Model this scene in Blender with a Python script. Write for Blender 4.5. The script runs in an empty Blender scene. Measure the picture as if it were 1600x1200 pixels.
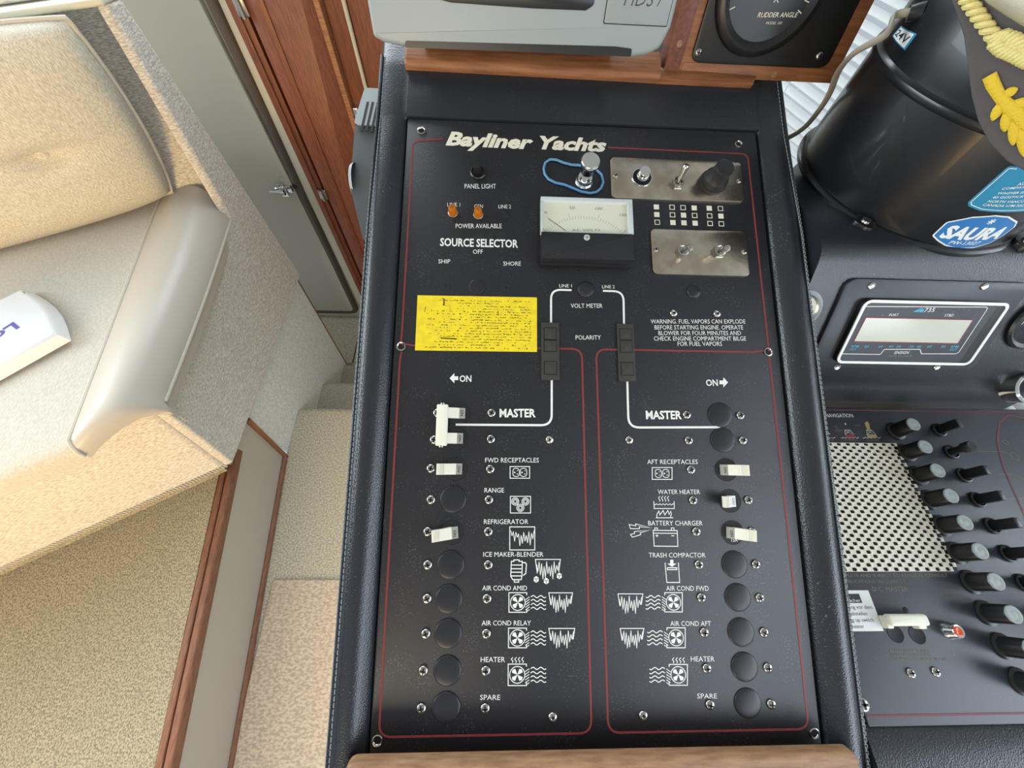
import bpy, bmesh, math, random
from mathutils import Vector, Matrix
random.seed(7)
S = bpy.context.scene
COL = S.collection
PI = math.pi

# ---------------------------------------------------------------- camera, light, exposure
# measured camera: columns = world axes seen in (right, down, forward) camera axes
RC = ((0.99920408, -0.00413453, 0.03967517),
      (0.01487762, -0.8842212, -0.46683138),
      (0.03701175, 0.46705009, -0.88345591))
FPX = 601.0
CAM = Vector((0, 0, 1.56))
cd = bpy.data.cameras.new('camera'); cam = bpy.data.objects.new('camera', cd); COL.objects.link(cam)
m = Matrix((RC[0], [-v for v in RC[1]], [-v for v in RC[2]])).transposed().to_4x4()
m.translation = CAM
cam.matrix_world = m
cd.sensor_width = 36; cd.lens = FPX / 1600 * 36; cd.clip_start = 0.01
S.camera = cam
S.view_settings.view_transform = 'Standard'; S.view_settings.look = 'None'
S.view_settings.gamma = 1; S.view_settings.use_curve_mapping = False
S.view_settings.exposure = 0.2
w = bpy.data.worlds.new('sky'); S.world = w; w.use_nodes = True
wb = w.node_tree.nodes['Background']
wb.inputs[0].default_value = (0.80, 0.90, 1.0, 1); wb.inputs[1].default_value = 0.5

def area(name, loc, target, sx, sy, power, color, spread=180):
    l = bpy.data.lights.new(name, 'AREA'); l.shape = 'RECTANGLE'; l.size = sx; l.size_y = sy
    l.energy = power; l.color = color; l.spread = math.radians(spread)
    o = bpy.data.objects.new(name, l); COL.objects.link(o); o.location = loc
    o.rotation_euler = (Vector(target) - Vector(loc)).to_track_quat('-Z', 'Y').to_euler()
    return o
# windscreen ahead, port and starboard windows, and the warm low light through the aft doors
area('windscreen_light', (-0.7, 2.3, 2.5), (-0.8, 0.8, 1.0), 2.4, 0.9, 60, (0.84, 0.94, 1.0))
area('port_window_light', (-2.6, 0.4, 2.05), (-0.2, 0.2, 1.1), 2.2, 0.8, 54, (0.84, 0.94, 1.0))
area('starboard_window_light', (1.75, -0.9, 2.0), (0.1, -0.1, 1.1), 2.6, 0.9, 40, (0.82, 0.90, 1.0))
area('aft_door_light', (-1.15, -1.9, 1.02), (-1.10, 0.55, 0.74), 0.6, 0.6, 8.5, (1.0, 0.60, 0.16), 75)
area('aft_fill_light', (-.7, -2.5, 1.6), (-.6, 0, .2), 1.2, 1.0, 14, (1.0, .86, .64), 120)  # added fill lamp, brightens the landing, rug and riser

# ---------------------------------------------------------------- materials
def mat(name, col, rough=.5, metal=0, col2=None, nscale=8, stretch=(1, 1, 1), lo=.35, hi=.65, detail=4,
        bump=0, bscale=200, bstretch=(1, 1, 1), spec=.5, trans=0, ior=1.45, emit=0, specks=None, sscale=900, slo=.72,
        rot=(0, 0, 0), coat=0, voro=False, sheen=0):
    mt = bpy.data.materials.new(name); mt.use_nodes = True
    nt = mt.node_tree; N = nt.nodes; Lk = nt.links; b = N['Principled BSDF']
    b.inputs['Base Color'].default_value = (*col, 1); b.inputs['Roughness'].default_value = rough
    b.inputs['Metallic'].default_value = metal; b.inputs['Specular IOR Level'].default_value = spec
    b.inputs['Transmission Weight'].default_value = trans; b.inputs['IOR'].default_value = ior
    b.inputs['Coat Weight'].default_value = coat; b.inputs['Sheen Weight'].default_value = sheen
    if emit:
        b.inputs['Emission Color'].default_value = (*col, 1); b.inputs['Emission Strength'].default_value = emit
    tc = None
    def mapping(st):
        nonlocal tc
        if tc is None: tc = N.new('ShaderNodeTexCoord')
        mp = N.new('ShaderNodeMapping'); mp.inputs['Scale'].default_value = st; mp.inputs['Rotation'].default_value = rot
        Lk.new(tc.outputs['Object'], mp.inputs[0]); return mp
    src = None
    if col2 is not None:
        mp = mapping(stretch); n = N.new('ShaderNodeTexNoise'); n.inputs['Scale'].default_value = nscale
        n.inputs['Detail'].default_value = detail; Lk.new(mp.outputs[0], n.inputs['Vector'])
        r = N.new('ShaderNodeValToRGB'); r.color_ramp.elements[0].position = lo; r.color_ramp.elements[1].position = hi
        r.color_ramp.elements[0].color = (*col, 1); r.color_ramp.elements[1].color = (*col2, 1)
        Lk.new(n.outputs['Fac'], r.inputs[0]); src = r.outputs[0]
    if specks is not None:
        mp = mapping((1, 1, 1)); n = N.new('ShaderNodeTexNoise'); n.inputs['Scale'].default_value = sscale
        n.inputs['Detail'].default_value = 1; Lk.new(mp.outputs[0], n.inputs['Vector'])
        n2 = N.new('ShaderNodeTexNoise'); n2.inputs['Scale'].default_value = sscale * .05; n2.inputs['Detail'].default_value = 3
        Lk.new(mp.outputs[0], n2.inputs['Vector'])
        ad = N.new('ShaderNodeMath'); ad.operation = 'MULTIPLY_ADD'; ad.inputs[1].default_value = .45
        Lk.new(n2.outputs['Fac'], ad.inputs[0]); Lk.new(n.outputs['Fac'], ad.inputs[2])
        r = N.new('ShaderNodeMapRange'); r.inputs[1].default_value = slo + .22; r.inputs[2].default_value = slo + .32
        Lk.new(ad.outputs[0], r.inputs[0])
        mx = N.new('ShaderNodeMix'); mx.data_type = 'RGBA'
        mx.inputs[6].default_value = (*col, 1); mx.inputs[7].default_value = (*specks, 1)
        if src: Lk.new(src, mx.inputs[6])
        Lk.new(r.outputs[0], mx.inputs[0]); src = mx.outputs[2]
    if src: Lk.new(src, b.inputs['Base Color'])
    if bump:
        mp = mapping(bstretch)
        if voro:
            n = N.new('ShaderNodeTexVoronoi'); n.inputs['Scale'].default_value = bscale; out = n.outputs['Distance']
        else:
            n = N.new('ShaderNodeTexNoise'); n.inputs['Scale'].default_value = bscale; n.inputs['Detail'].default_value = 3; out = n.outputs['Fac']
        Lk.new(mp.outputs[0], n.inputs['Vector'])
        bp = N.new('ShaderNodeBump'); bp.inputs['Strength'].default_value = bump; bp.inputs['Distance'].default_value = .001
        Lk.new(out, bp.inputs['Height']); Lk.new(bp.outputs[0], b.inputs['Normal'])
    return mt

M = {}
M['panel'] = mat('panel_black', (.014, .014, .018), .42, specks=(.07, .07, .075), sscale=800, slo=.66, bump=.05, bscale=1500)
M['cap'] = mat('cap_black', (.016, .016, .020), .38, specks=(.05, .05, .055), sscale=800, slo=.70)
M['leather'] = mat('black_leather', (.017, .020, .026), .28, bump=.16, bscale=900, voro=True, spec=.6, specks=(.10, .10, .11), sscale=600, slo=.72)
M['stitch'] = mat('grey_thread', (.22, .25, .27), .7)
M['white'] = mat('white_print', (.80, .80, .76), .6)
M['cream_print'] = mat('cream_print', (.78, .74, .60), .55)
M['red'] = mat('red_print', (.21, .032, .03), .55)
M['steel'] = mat('stainless', (.60, .54, .45), .22, 1, col2=(.45, .38, .30), nscale=60, bump=.06, bscale=300)
M['chrome'] = mat('chrome', (.75, .75, .76), .12, 1)
M['screw'] = mat('screw_metal', (.44, .42, .39), .26, 1)
M['dark'] = mat('dark_recess', (.006, .006, .007), .6)
M['plastic'] = mat('black_plastic', (.012, .012, .013), .32)
M['rubber'] = mat('black_rubber', (.016, .016, .017), .5, specks=(.12, .12, .12), sscale=900, slo=.7)
M['ivory'] = mat('ivory_plastic', (.80, .78, .66), .4)
M['yellow'] = mat('yellow_label', (.86, .68, .015), .55, col2=(.78, .58, .02), nscale=150)
M['ink'] = mat('dark_ink', (.09, .075, .01), .7)
M['orange'] = mat('orange_lens', (.52, .15, .008), .25, trans=.25)
M['dial'] = mat('dial_white', (.66, .66, .54), .5)
M['gray_print'] = mat('gray_print', (.22, .22, .20), .6)
M['clear'] = mat('clear_plastic', (.55, .60, .60), .12)
M['lampstrip'] = mat('smoky_lens', (.045, .043, .038), .3)
M['blue_band'] = mat('blue_elastic', (.12, .30, .52), .6)
M['teak'] = mat('teak', (.30, .125, .052), .45, col2=(.19, .073, .03), nscale=9, stretch=(3, 30, 30), bump=.12, bscale=40, bstretch=(6, 90, 90))
M['teak_v'] = mat('teak_vertical', (.185, .055, .026), .42, col2=(.11, .032, .015), nscale=9, stretch=(30, 30, 3), bump=.1, bscale=40, bstretch=(90, 90, 6))
M['teak_y'] = mat('teak_lengthwise', (.24, .11, .06), .5, col2=(.16, .065, .035), nscale=9, stretch=(30, 3, 30), bump=.12, bscale=40, bstretch=(90, 6, 90))
M['rail'] = mat('worn_teak', (.36, .20, .10), .55, col2=(.24, .12, .06), nscale=14, stretch=(4, 20, 20), bump=.3, bscale=120, bstretch=(3, 10, 10))
M['plotter'] = mat('silver_grey_plastic', (.30, .34, .35), .42, bump=.03, bscale=900)
M['screen'] = mat('screen_black', (.01, .012, .016), .12)
M['compass'] = mat('gloss_black_paint', (.008, .009, .011), .3, coat=.15)
M['blue'] = mat('blue_sticker', (.03, .20, .52), .4)
M['blue2'] = mat('light_blue_sticker', (.03, .26, .44), .4)
M['sticker_white'] = mat('white_sticker', (.86, .88, .88), .5)
M['cable'] = mat('beige_cable', (.36, .33, .27), .5)
M['visor'] = mat('grey_felt', (.085, .078, .082), .85, bump=.2, bscale=700)
M['gold'] = mat('yellow_embroidery', (.70, .49, .03), .7, bump=.6, bscale=900)
M['cord'] = mat('pale_gold_cord', (.72, .62, .25), .6, bump=.4, bscale=1200)
M['crown'] = mat('cream_cotton', (.62, .60, .48), .8, bump=.2, bscale=900)
M['dc'] = mat('dc_panel_black', (.028, .032, .042), .38, specks=(.09, .09, .09), sscale=500, slo=.72)
M['grille'] = mat('cream_metal', (.80, .76, .64), .4)
M['knobtop'] = mat('frosted_cap', (.22, .25, .25), .4, col2=(.34, .37, .36), nscale=120)
M['lcd'] = mat('lcd_glass', (.60, .63, .55), .12)
M['fabric'] = mat('heather_linen', (.43, .385, .33), .9, col2=(.76, .73, .67), nscale=110, stretch=(1, 1, 5), detail=6, lo=.38, hi=.66, bump=.5, bscale=420, bstretch=(1, 1, 5), sheen=.2)
M['fabric2'] = mat('cushion_linen', (.44, .395, .31), .9, col2=(.68, .64, .55), nscale=130, stretch=(4, 4, 1), detail=6, bump=.5, bscale=420, bstretch=(5, 5, 1), sheen=.2)
M['seat'] = mat('seat_velour', (.46, .43, .37), .9, col2=(.56, .53, .47), nscale=130, stretch=(3, 1, 1), detail=6, bump=.35, bscale=420, bstretch=(4, 1, 1), sheen=.2)
M['cream_leather'] = mat('cream_leather', (.50, .46, .40), .36, bump=.08, bscale=300, spec=.5)
M['piping'] = mat('cream_piping', (.52, .48, .41), .7, bump=.2, bscale=800)
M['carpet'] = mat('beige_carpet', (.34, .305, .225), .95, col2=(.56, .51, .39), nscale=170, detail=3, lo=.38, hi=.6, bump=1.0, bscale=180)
M['carpet_dark'] = mat('darkened_beige_carpet', (.185, .165, .115), .95, col2=(.40, .36, .26), nscale=210, detail=2, lo=.38, hi=.6, stretch=(1.4, 1, 1), bump=1.0, bscale=210)  # darker copy of the beige carpet, dimmer light put into its colour
M['wallcarpet'] = mat('pale_wall_carpet', (.62, .62, .57), .95, col2=(.78, .78, .73), nscale=120, bump=.6, bscale=400)
M['stair'] = mat('grey_beige_carpet', (.36, .34, .28), .95, col2=(.50, .48, .40), nscale=150, bump=.8, bscale=300)
M['rug'] = mat('pinkish_woven_rug', (.45, .35, .26), .95, col2=(.66, .53, .40), nscale=85, detail=2, lo=.38, hi=.62, stretch=(1, 1.7, 1), bump=1.0, bscale=85, bstretch=(1, 1.7, 1))
M['laminate'] = mat('beige_laminate', (.45, .41, .345), .45)
M['door'] = mat('grey_laminate', (.46, .43, .35), .45)
M['cream_wall'] = mat('cream_wall', (.46, .43, .34), .5)
M['darktrim'] = mat('dark_edge_trim', (.065, .048, .036), .5)
M['ceiling'] = mat('headliner', (.70, .69, .65), .9)
M['device'] = mat('white_plastic', (.72, .74, .76), .35)
M['dark_housing'] = mat('dark_grey_housing', (.085, .092, .10), .45)
M['rocker'] = mat('grey_rocker', (.34, .33, .29), .45)
M['purple'] = mat('purple_print', (.09, .07, .36), .5)
M['blind'] = mat('white_slat', (.88, .90, .90), .5)
M['glass'] = mat('window_glass', (1, 1, 1), .02, trans=1, ior=1.02)
M['frame'] = mat('window_frame', (.42, .40, .36), .4)
M['grey_box'] = mat('grey_housing', (.34, .38, .40), .45)
M['amber'] = mat('tan_print', (.42, .32, .13), .6)
M['dimtan'] = mat('faded_tan_print', (.21, .18, .12), .6)
M['redfill'] = mat('boat_red', (.28, .03, .045), .6)
M['pinkline'] = mat('faded_red_print', (.16, .035, .05), .5)
M['cyan'] = mat('cyan_print', (.08, .42, .62), .5)
M['bulb'] = mat('red_button', (.62, .08, .02), .25)
M['brownline'] = mat('brown_edge', (.20, .09, .03), .6)

# ---------------------------------------------------------------- geometry helpers
class Fr:
    """A flat working frame: origin, right, up, normal. uv() gives mm coordinates of a measured sight line."""
    def __init__(s, o, U, V):
        s.o = Vector(o); s.U = Vector(U).normalized(); s.V = Vector(V).normalized(); s.N = s.U.cross(s.V)
        s.m = Matrix((s.U, s.V, s.N)).transposed().to_4x4(); s.m.translation = s.o
    def uv(s, px, py, h=0):
        d = ray(px, py); o = s.o + s.N * h * .001
        q = CAM + d * ((o - CAM).dot(s.N) / d.dot(s.N)) - s.o
        return (q.dot(s.U) * 1000, q.dot(s.V) * 1000)
def ray(px, py):
    c = (px - 800, py - 600, FPX)
    return Vector([sum(RC[k][i] * c[k] for k in range(3)) for i in range(3)])
def atz(px, py, z): d = ray(px, py); return CAM + d * ((z - CAM.z) / d.z)
def atx(px, py, x): d = ray(px, py); return CAM + d * (x / d.x)
def aty(px, py, y): d = ray(px, py); return CAM + d * (y / d.y)

def rrect(x0, x1, y0, y1, r, n=5):
    r = max(0, min(r, (x1 - x0) / 2 - 1e-6, (y1 - y0) / 2 - 1e-6))
    if r < 1e-6: return [(x0, y0), (x1, y0), (x1, y1), (x0, y1)]
    out = []
    for cx, cy, a in ((x1 - r, y0 + r, -PI / 2), (x1 - r, y1 - r, 0), (x0 + r, y1 - r, PI / 2), (x0 + r, y0 + r, PI)):
        for i in range(n + 1):
            t = a + PI / 2 * i / n; out.append((cx + r * math.cos(t), cy + r * math.sin(t)))
    return out
def inset(poly, d):
    n = len(poly); out = []
    for i in range(n):
        a, b, c = Vector(poly[i - 1]), Vector(poly[i]), Vector(poly[(i + 1) % n])
        e1 = (b - a); e2 = (c - b)
        if e1.length < 1e-9: e1 = e2
        if e2.length < 1e-9: e2 = e1
        n1 = Vector((-e1.y, e1.x)).normalized(); n2 = Vector((-e2.y, e2.x)).normalized()
        k = (n1 + n2); k = k / max(.3, 1 + n1.dot(n2))
        out.append(tuple(b + k * d))
    return out
def fillet(pts, r, closed=False, n=6):
    out = []; L = len(pts)
    rr = r if isinstance(r, (list, tuple)) else [r] * L
    for i in range(L):
        if (not closed and i in (0, L - 1)) or rr[i] <= 0: out.append(tuple(pts[i])); continue
        b = Vector(pts[i]); a = Vector(pts[i - 1]) - b; c = Vector(pts[(i + 1) % L]) - b
        ang = a.angle(c); d = min(rr[i] / max(math.tan(ang / 2), .05), a.length * .49, c.length * .49)
        p = b + a.normalized() * d; q = b + c.normalized() * d
        for k in range(n + 1):
            t = k / n; out.append(tuple(p * (1 - t) ** 2 + b * 2 * t * (1 - t) + q * t * t))
    return out

class MB:
    def __init__(s, scale=.001): s.v = []; s.f = []; s.fm = []; s.mi = 0; s.s = scale; s.M = None
    def add(s, vs, fs):
        b = len(s.v)
        for p in vs:
            p = Vector(p) if len(p) == 3 else Vector((p[0], p[1], 0))
            s.v.append((s.M @ p) * s.s if s.M else p * s.s)
        for f in fs: s.f.append([b + i for i in f]); s.fm.append(s.mi)
    def rings(s, rs, cap0=True, cap1=True, closed=True):
        n = len(rs[0]); vs = [p for r in rs for p in r]; fs = []
        for k in range(len(rs) - 1):
            for i in range(n if closed else n - 1):
                j = (i + 1) % n; fs.append((k * n + i, k * n + j, (k + 1) * n + j, (k + 1) * n + i))
        if cap0: fs.append(tuple(range(n))[::-1])
        if cap1: fs.append(tuple((len(rs) - 1) * n + i for i in range(n)))
        s.add(vs, fs)
    def prism(s, poly, z0, z1, ch=0, seg=2, bottom=True):
        rs = [[(x, y, z0) for x, y in poly]]
        if ch > 0:
            for k in range(seg + 1):
                a = PI / 2 * k / seg
                q = inset(poly, ch * (1 - math.cos(a)))
                rs.append([(x, y, z1 - ch + ch * math.sin(a)) for x, y in q])
        else: rs.append([(x, y, z1) for x, y in poly])
        s.rings(rs, bottom, True)
    def rbox(s, x0, x1, y0, y1, z0, z1, r=0, ch=0, n=5, seg=2): s.prism(rrect(x0, x1, y0, y1, r, n), z0, z1, ch, seg)
    def lathe(s, prof, cx=0, cy=0, seg=24, cap0=True, cap1=True):
        rs = []
        for r, z in prof:
            r = max(r, 1e-4)
            rs.append([(cx + r * math.cos(2 * PI * i / seg), cy + r * math.sin(2 * PI * i / seg), z) for i in range(seg)])
        s.rings(rs, cap0, cap1)
    def tube(s, pts, r, seg=8, closed=False, flat=1.0, up=(0, 0, 1)):
        P = [Vector(p) if len(p) == 3 else Vector((*p, 0)) for p in pts]; n = len(P); rs = []; up = Vector(up)
        for i in range(n):
            t = (P[(i + 1) % n] - P[i - 1]) if closed else (P[min(i + 1, n - 1)] - P[max(i - 1, 0)])
            t.normalize(); a = up.cross(t)
            if a.length < 1e-4: a = Vector((1, 0, 0)).cross(t)
            a.normalize(); b = t.cross(a); rr = r[i] if isinstance(r, (list, tuple)) else r
            rs.append([P[i] + a * rr * math.cos(2 * PI * k / seg) + b * rr * flat * math.sin(2 * PI * k / seg) for k in range(seg)])
        if closed: rs.append(rs[0])
        s.rings(rs, not closed, not closed)
    def line(s, pts, w, z=.12, closed=False):
        P = [Vector(p[:2]) for p in pts]; n = len(P); a = []; b = []
        for i in range(n):
            e1 = (P[i] - P[i - 1]) if (i > 0 or closed) else (P[1] - P[0])
            e2 = (P[(i + 1) % n] - P[i]) if (i < n - 1 or closed) else (P[-1] - P[-2])
            if e1.length < 1e-9: e1 = e2
            if e2.length < 1e-9: e2 = e1
            n1 = Vector((-e1.y, e1.x)).normalized(); n2 = Vector((-e2.y, e2.x)).normalized()
            k = (n1 + n2); k = k / max(.35, 1 + n1.dot(n2))
            a.append((*(P[i] + k * w / 2), z)); b.append((*(P[i] - k * w / 2), z))
        fs = []
        for i in range(n if closed else n - 1):
            j = (i + 1) % n; fs.append((i, n + i, n + j, j))
        s.add(a + b, fs)
    def segs(s, pts, w, z=.12):
        for a, c in zip(pts, pts[1:]):
            a, c = Vector(a[:2]), Vector(c[:2]); n = (c - a).normalized(); n = Vector((-n.y, n.x)) * w / 2
            s.add([(*(a + n), z), (*(a - n), z), (*(c - n), z), (*(c + n), z)], [(0, 1, 2, 3)])
    def poly(s, pts, z=.12): s.add([(x, y, z) for x, y in pts], [tuple(range(len(pts)))])
    def disc(s, cx, cy, r, z=.12, n=20): s.poly([(cx + r * math.cos(2 * PI * i / n), cy + r * math.sin(2 * PI * i / n)) for i in range(n)], z)
    def grid(s, rows):
        n = len(rows[0]); s.add([p for r in rows for p in r], [(k * n + i, k * n + i + 1, (k + 1) * n + i + 1, (k + 1) * n + i) for k in range(len(rows) - 1) for i in range(n - 1)])
    def build(s, name, mats, parent=None, loc=None, smooth=True, angle=40, kind=None, label=None, fix=True):
        me = bpy.data.meshes.new(name); me.from_pydata([tuple(v) for v in s.v], [], s.f)
        for mt in (mats if isinstance(mats, (list, tuple)) else [mats]): me.materials.append(M[mt])
        me.polygons.foreach_set('material_index', s.fm)
        if fix and len(s.f) > 1:
            bm = bmesh.new(); bm.from_mesh(me); bmesh.ops.remove_doubles(bm, verts=bm.verts, dist=1e-7)
            bmesh.ops.recalc_face_normals(bm, faces=bm.faces); bm.to_mesh(me); bm.free()
        if smooth:
            me.shade_smooth(); me.set_sharp_from_angle(angle=math.radians(angle))
        o = bpy.data.objects.new(name, me); COL.objects.link(o)
        if parent: o.parent = parent
        if loc: o.location = [c * s.s for c in loc]
        if kind: o['kind'] = kind
        if label: o['label'] = label
        return o
def inst(o, loc=None, parent=None, rz=None, s=.001):
    c = o.copy(); COL.objects.link(c); c.parent = parent or o.parent
    if loc: c.location = [x * s for x in loc]
    if rz is not None: c.rotation_euler.z = rz
    for ch in [x for x in COL.objects if x.parent is o]:
        d = ch.copy(); COL.objects.link(d); d.parent = c
    return c
def empty(name, mtx, label=None, cat=None, group=None):
    o = bpy.data.objects.new(name, None); COL.objects.link(o); o.empty_display_size = .02
    o.matrix_world = mtx if isinstance(mtx, Matrix) else Matrix.Translation(mtx)
    return tag(o, label, cat, group)
def tag(o, label=None, cat=None, group=None, kind=None):
    if label: o['label'] = label
    if cat: o['category'] = cat
    if group: o['group'] = group
    if kind: o['kind'] = kind
    return o

TX = []
def T(fr, s, x0, x1, yb, cap, mt, parent, bold=.0, shear=0, h=.15, yb1=None, name='lettering', loc_off=None):
    """printed words: left/right ends and baseline as measured, put on the frame fr"""
    u0, v0 = fr.uv(x0, yb, h); u1, v1 = fr.uv(x1, yb1 if yb1 is not None else yb, h)
    _, vt = fr.uv(x0, yb - cap, h)
    rot = math.atan2(v1 - v0, u1 - u0); wd = math.hypot(u1 - u0, v1 - v0)
    T2(s, u0, v0, wd, vt - v0, mt, parent, h, rot, bold, shear, name)
def T2(s, u, v, wd, cap, mt, parent, h=.15, rot=0, bold=0, shear=0, name='lettering', fn=None, loc=None):
    TX.append((s, u, v, wd, cap, mt, parent, h, rot, bold, shear, name, fn, loc))
def flush_text():
    raw = {}
    for t in TX:
        k = (t[0], t[9], t[10])
        if k in raw: continue
        c = bpy.data.curves.new('t', 'FONT'); c.body = t[0]; c.resolution_u = 2; c.offset = t[9]; c.shear = t[10]
        o = bpy.data.objects.new('t', c); COL.objects.link(o); raw[k] = o
    bpy.context.view_layer.update(); dg = bpy.context.evaluated_depsgraph_get()
    for k, o in raw.items():
        me = bpy.data.meshes.new_from_object(o.evaluated_get(dg))
        raw[k] = ([v.co.copy() for v in me.vertices], [tuple(p.vertices) for p in me.polygons]); bpy.data.meshes.remove(me)
        c = o.data; bpy.data.objects.remove(o); bpy.data.curves.remove(c)
    for (s, u, v, wd, cap, mt, parent, h, rot, bold, shear, name, fn, loc) in TX:
        vs, fs = raw[(s, bold, shear)]
        x0 = min(p.x for p in vs); x1 = max(p.x for p in vs); y1 = max(p.y for p in vs)
        sx = wd / (x1 - x0); sy = cap / y1; c, sn = math.cos(rot), math.sin(rot); out = []
        for p in vs:
            x = (p.x - x0) * sx; y = p.y * sy
            q = (u + x * c - y * sn, v + x * sn + y * c, h)
            out.append(fn(*q) if fn else q)
        mb = MB(1 if fn else .001); mb.add(out, fs); mb.build(name, mt, parent, smooth=False, fix=False, loc=loc)

# ---------------------------------------------------------------- frames of the main surfaces
TILT = math.radians(18.41)
P0 = Vector((0.06700634, 0.09992015, 1.26130641))
FP = Fr(P0, (1, 0, 0), (0, math.cos(TILT), math.sin(TILT)))          # sloping breaker panel
uv = FP.uv

# ================================================================= ROOM SHELL
def struct(name, mb, mt, **k):
    o = mb.build(name, mt, **k); o['kind'] = 'structure'; return o
def wbox(x0, x1, y0, y1, z0, z1, ch=0):
    b = MB(1); b.rbox(x0, x1, y0, y1, z0, z1, 0, ch); return b
XR = -.862
# helm landing, steps and lower deck
b = MB(1)
def tread(y0, y1, z, zb, r=.03, bow=0.0):
    rows = []
    for k in range(9):
        x = XR + .004 + (2.6) * k / 8
        prof = [(y0, z)]
        for i in range(7):
            a = PI / 2 * i / 6; prof.append((y1 - r + r * math.sin(a), z - r + r * math.cos(a)))
        prof.append((y1 - .012, zb))
        rows.append([(x, p[0], p[1]) for p in prof])
    b.grid(rows)
tread(-1.5, .70, 0, -.20)
struct('floor', b, 'carpet', fix=False)
b = MB(1); tread(.60, .905, -.145, -.33); struct('floor_step', b, 'stair', fix=False)
b = MB(1); tread(.80, 1.115, -.325, -.5); struct('floor_step', b, 'stair', fix=False)
b = MB(1); tread(.9, 1.52, -.42, -.6)
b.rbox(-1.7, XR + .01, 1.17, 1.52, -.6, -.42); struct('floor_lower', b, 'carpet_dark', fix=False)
# raised dinette platform, its edge moulding and riser
e0 = atz(365, 725, .285); e1 = atz(268, 1200, .285); f0 = atz(445, 715, 0); f1 = atz(360, 1200, 0)
dE = (e1 - e0); eA = e0 + dE * -1.0; eB = e0 + dE * 1.9
dF = (f1 - f0); fB = f0 + dF * 1.9
b = MB(1); pf = [(-2.6, -2), (eB.x - .040, eB.y), (e0.x - .040, e0.y), (eA.x - .040, .93), (-2.6, .93)]
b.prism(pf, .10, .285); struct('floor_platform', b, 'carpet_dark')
def edge_strip(name, A, B, off0, off1, z0, z1, mt, ch=.004):
    d = (B - A); nrm = Vector((-d.y, d.x, 0)).normalized()
    pts = [(A + nrm * off0), (B + nrm * off0), (B + nrm * off1), (A + nrm * off1)]
    p2 = [(p.x, p.y) for p in pts]
    ar = sum(p2[i - 1][0] * p2[i][1] - p2[i][0] * p2[i - 1][1] for i in range(4))
    if ar < 0: p2 = p2[::-1]
    bb = MB(1); bb.prism(p2, z0, z1, ch, 3); return struct(name, bb, mt)
A2 = Vector((e0.x, e0.y, 0)) - dE * .0; B2 = Vector((eB.x, eB.y, 0))
edge_strip('trim_1', A2 + Vector((0, .05, 0)), B2, -.024, -.042, .262, .289, 'teak_y')
edge_strip('trim_2', A2 + Vector((0, .05, 0)), B2, .001, -.020, .262, .292, 'teak_y', .006)
b = MB(1); b.grid([[e0.lerp(eB, i / 24).lerp(f0.lerp(fB, i / 24), j / 8) for i in range(25)] for j in range(9)])
g0 = Vector((XR, .502, .285)); b.add([(e0.x, e0.y, .285), f0, (XR, f0.y, .0), (XR, .502, .285), (XR, .508, .335), (e0.x, e0.y - .02, .335)], [(0, 1, 2, 3, 4, 5)])
struct('wall_left', b, 'laminate', smooth=False)
b = MB(1); b.tube([f0 + Vector((.004, .0, .008)), f0 + dF * .5 + Vector((.004, 0, .008)), fB + Vector((.004, 0, .008))], .011, 8); struct('trim_3', b, 'teak_y')
v0 = atx(388, 662, XR); v1 = atx(446, 716, XR)
b = MB(1); b.tube([v0 + Vector((.002, .008, .02)), v1 + Vector((.002, .004, -.0))], .013, 8, flat=.6); struct('trim_4', b, 'teak')
# carpeted stairwell wall
b = MB(1); b.add([(XR, .48, -.05), (XR, .508, .34), (XR, 1.165, .34), (XR, 1.12, -.6), (XR, .47, -.6),
                  (XR - .06, .508, .34), (XR - .06, 1.165, .34), (XR - .06, 1.12, -.6)],
                 [(1, 2, 3, 4), (1, 5, 6, 2), (2, 6, 7, 3)])
struct('wall_stairwell', b, 'wallcarpet', smooth=False, fix=False)
b = MB(1); b.tube([(XR + .001, 1.168, .34), (XR + .001, 1.123, -.43)], .0035, 6); struct('trim_5', b, 'brownline')
# forward bulkhead with grey door, cream stile, teak jamb and hinged teak door
YD = 1.5
b = MB(1); b.rbox(-2.2, .9, YD + .012, YD + .06, -.6, 1.36); struct('wall_front', b, 'cream_wall')
b = MB(1)
def vpanel(b, x0, x1, z0, z1, y0, y1, r=0, ch=0):
    b.M = Matrix(((1, 0, 0, 0), (0, 0, -1, 0), (0, 1, 0, 0), (0, 0, 0, 1))); b.rbox(x0, x1, z0, z1, -y1, -y0, r, ch); b.M = None
vpanel(b, -1.9, -.872, -.350, 1.5, YD - .010, YD + .02, .03, .004)
d1 = struct('door_1', b, 'door')
b = MB(1); b.tube([(-1.7, YD - .004, -.352), (-.91, YD - .004, -.352), (-.882, YD - .004, -.345), (-.869, YD - .004, -.32), (-.866, YD - .004, -.2), (-.852, YD - .004, .45), (-.830, YD - .004, 1.4)], .018, 8, flat=.5, up=(0, 1, 0))
b.build('edge_trim', 'darktrim', d1)
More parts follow.
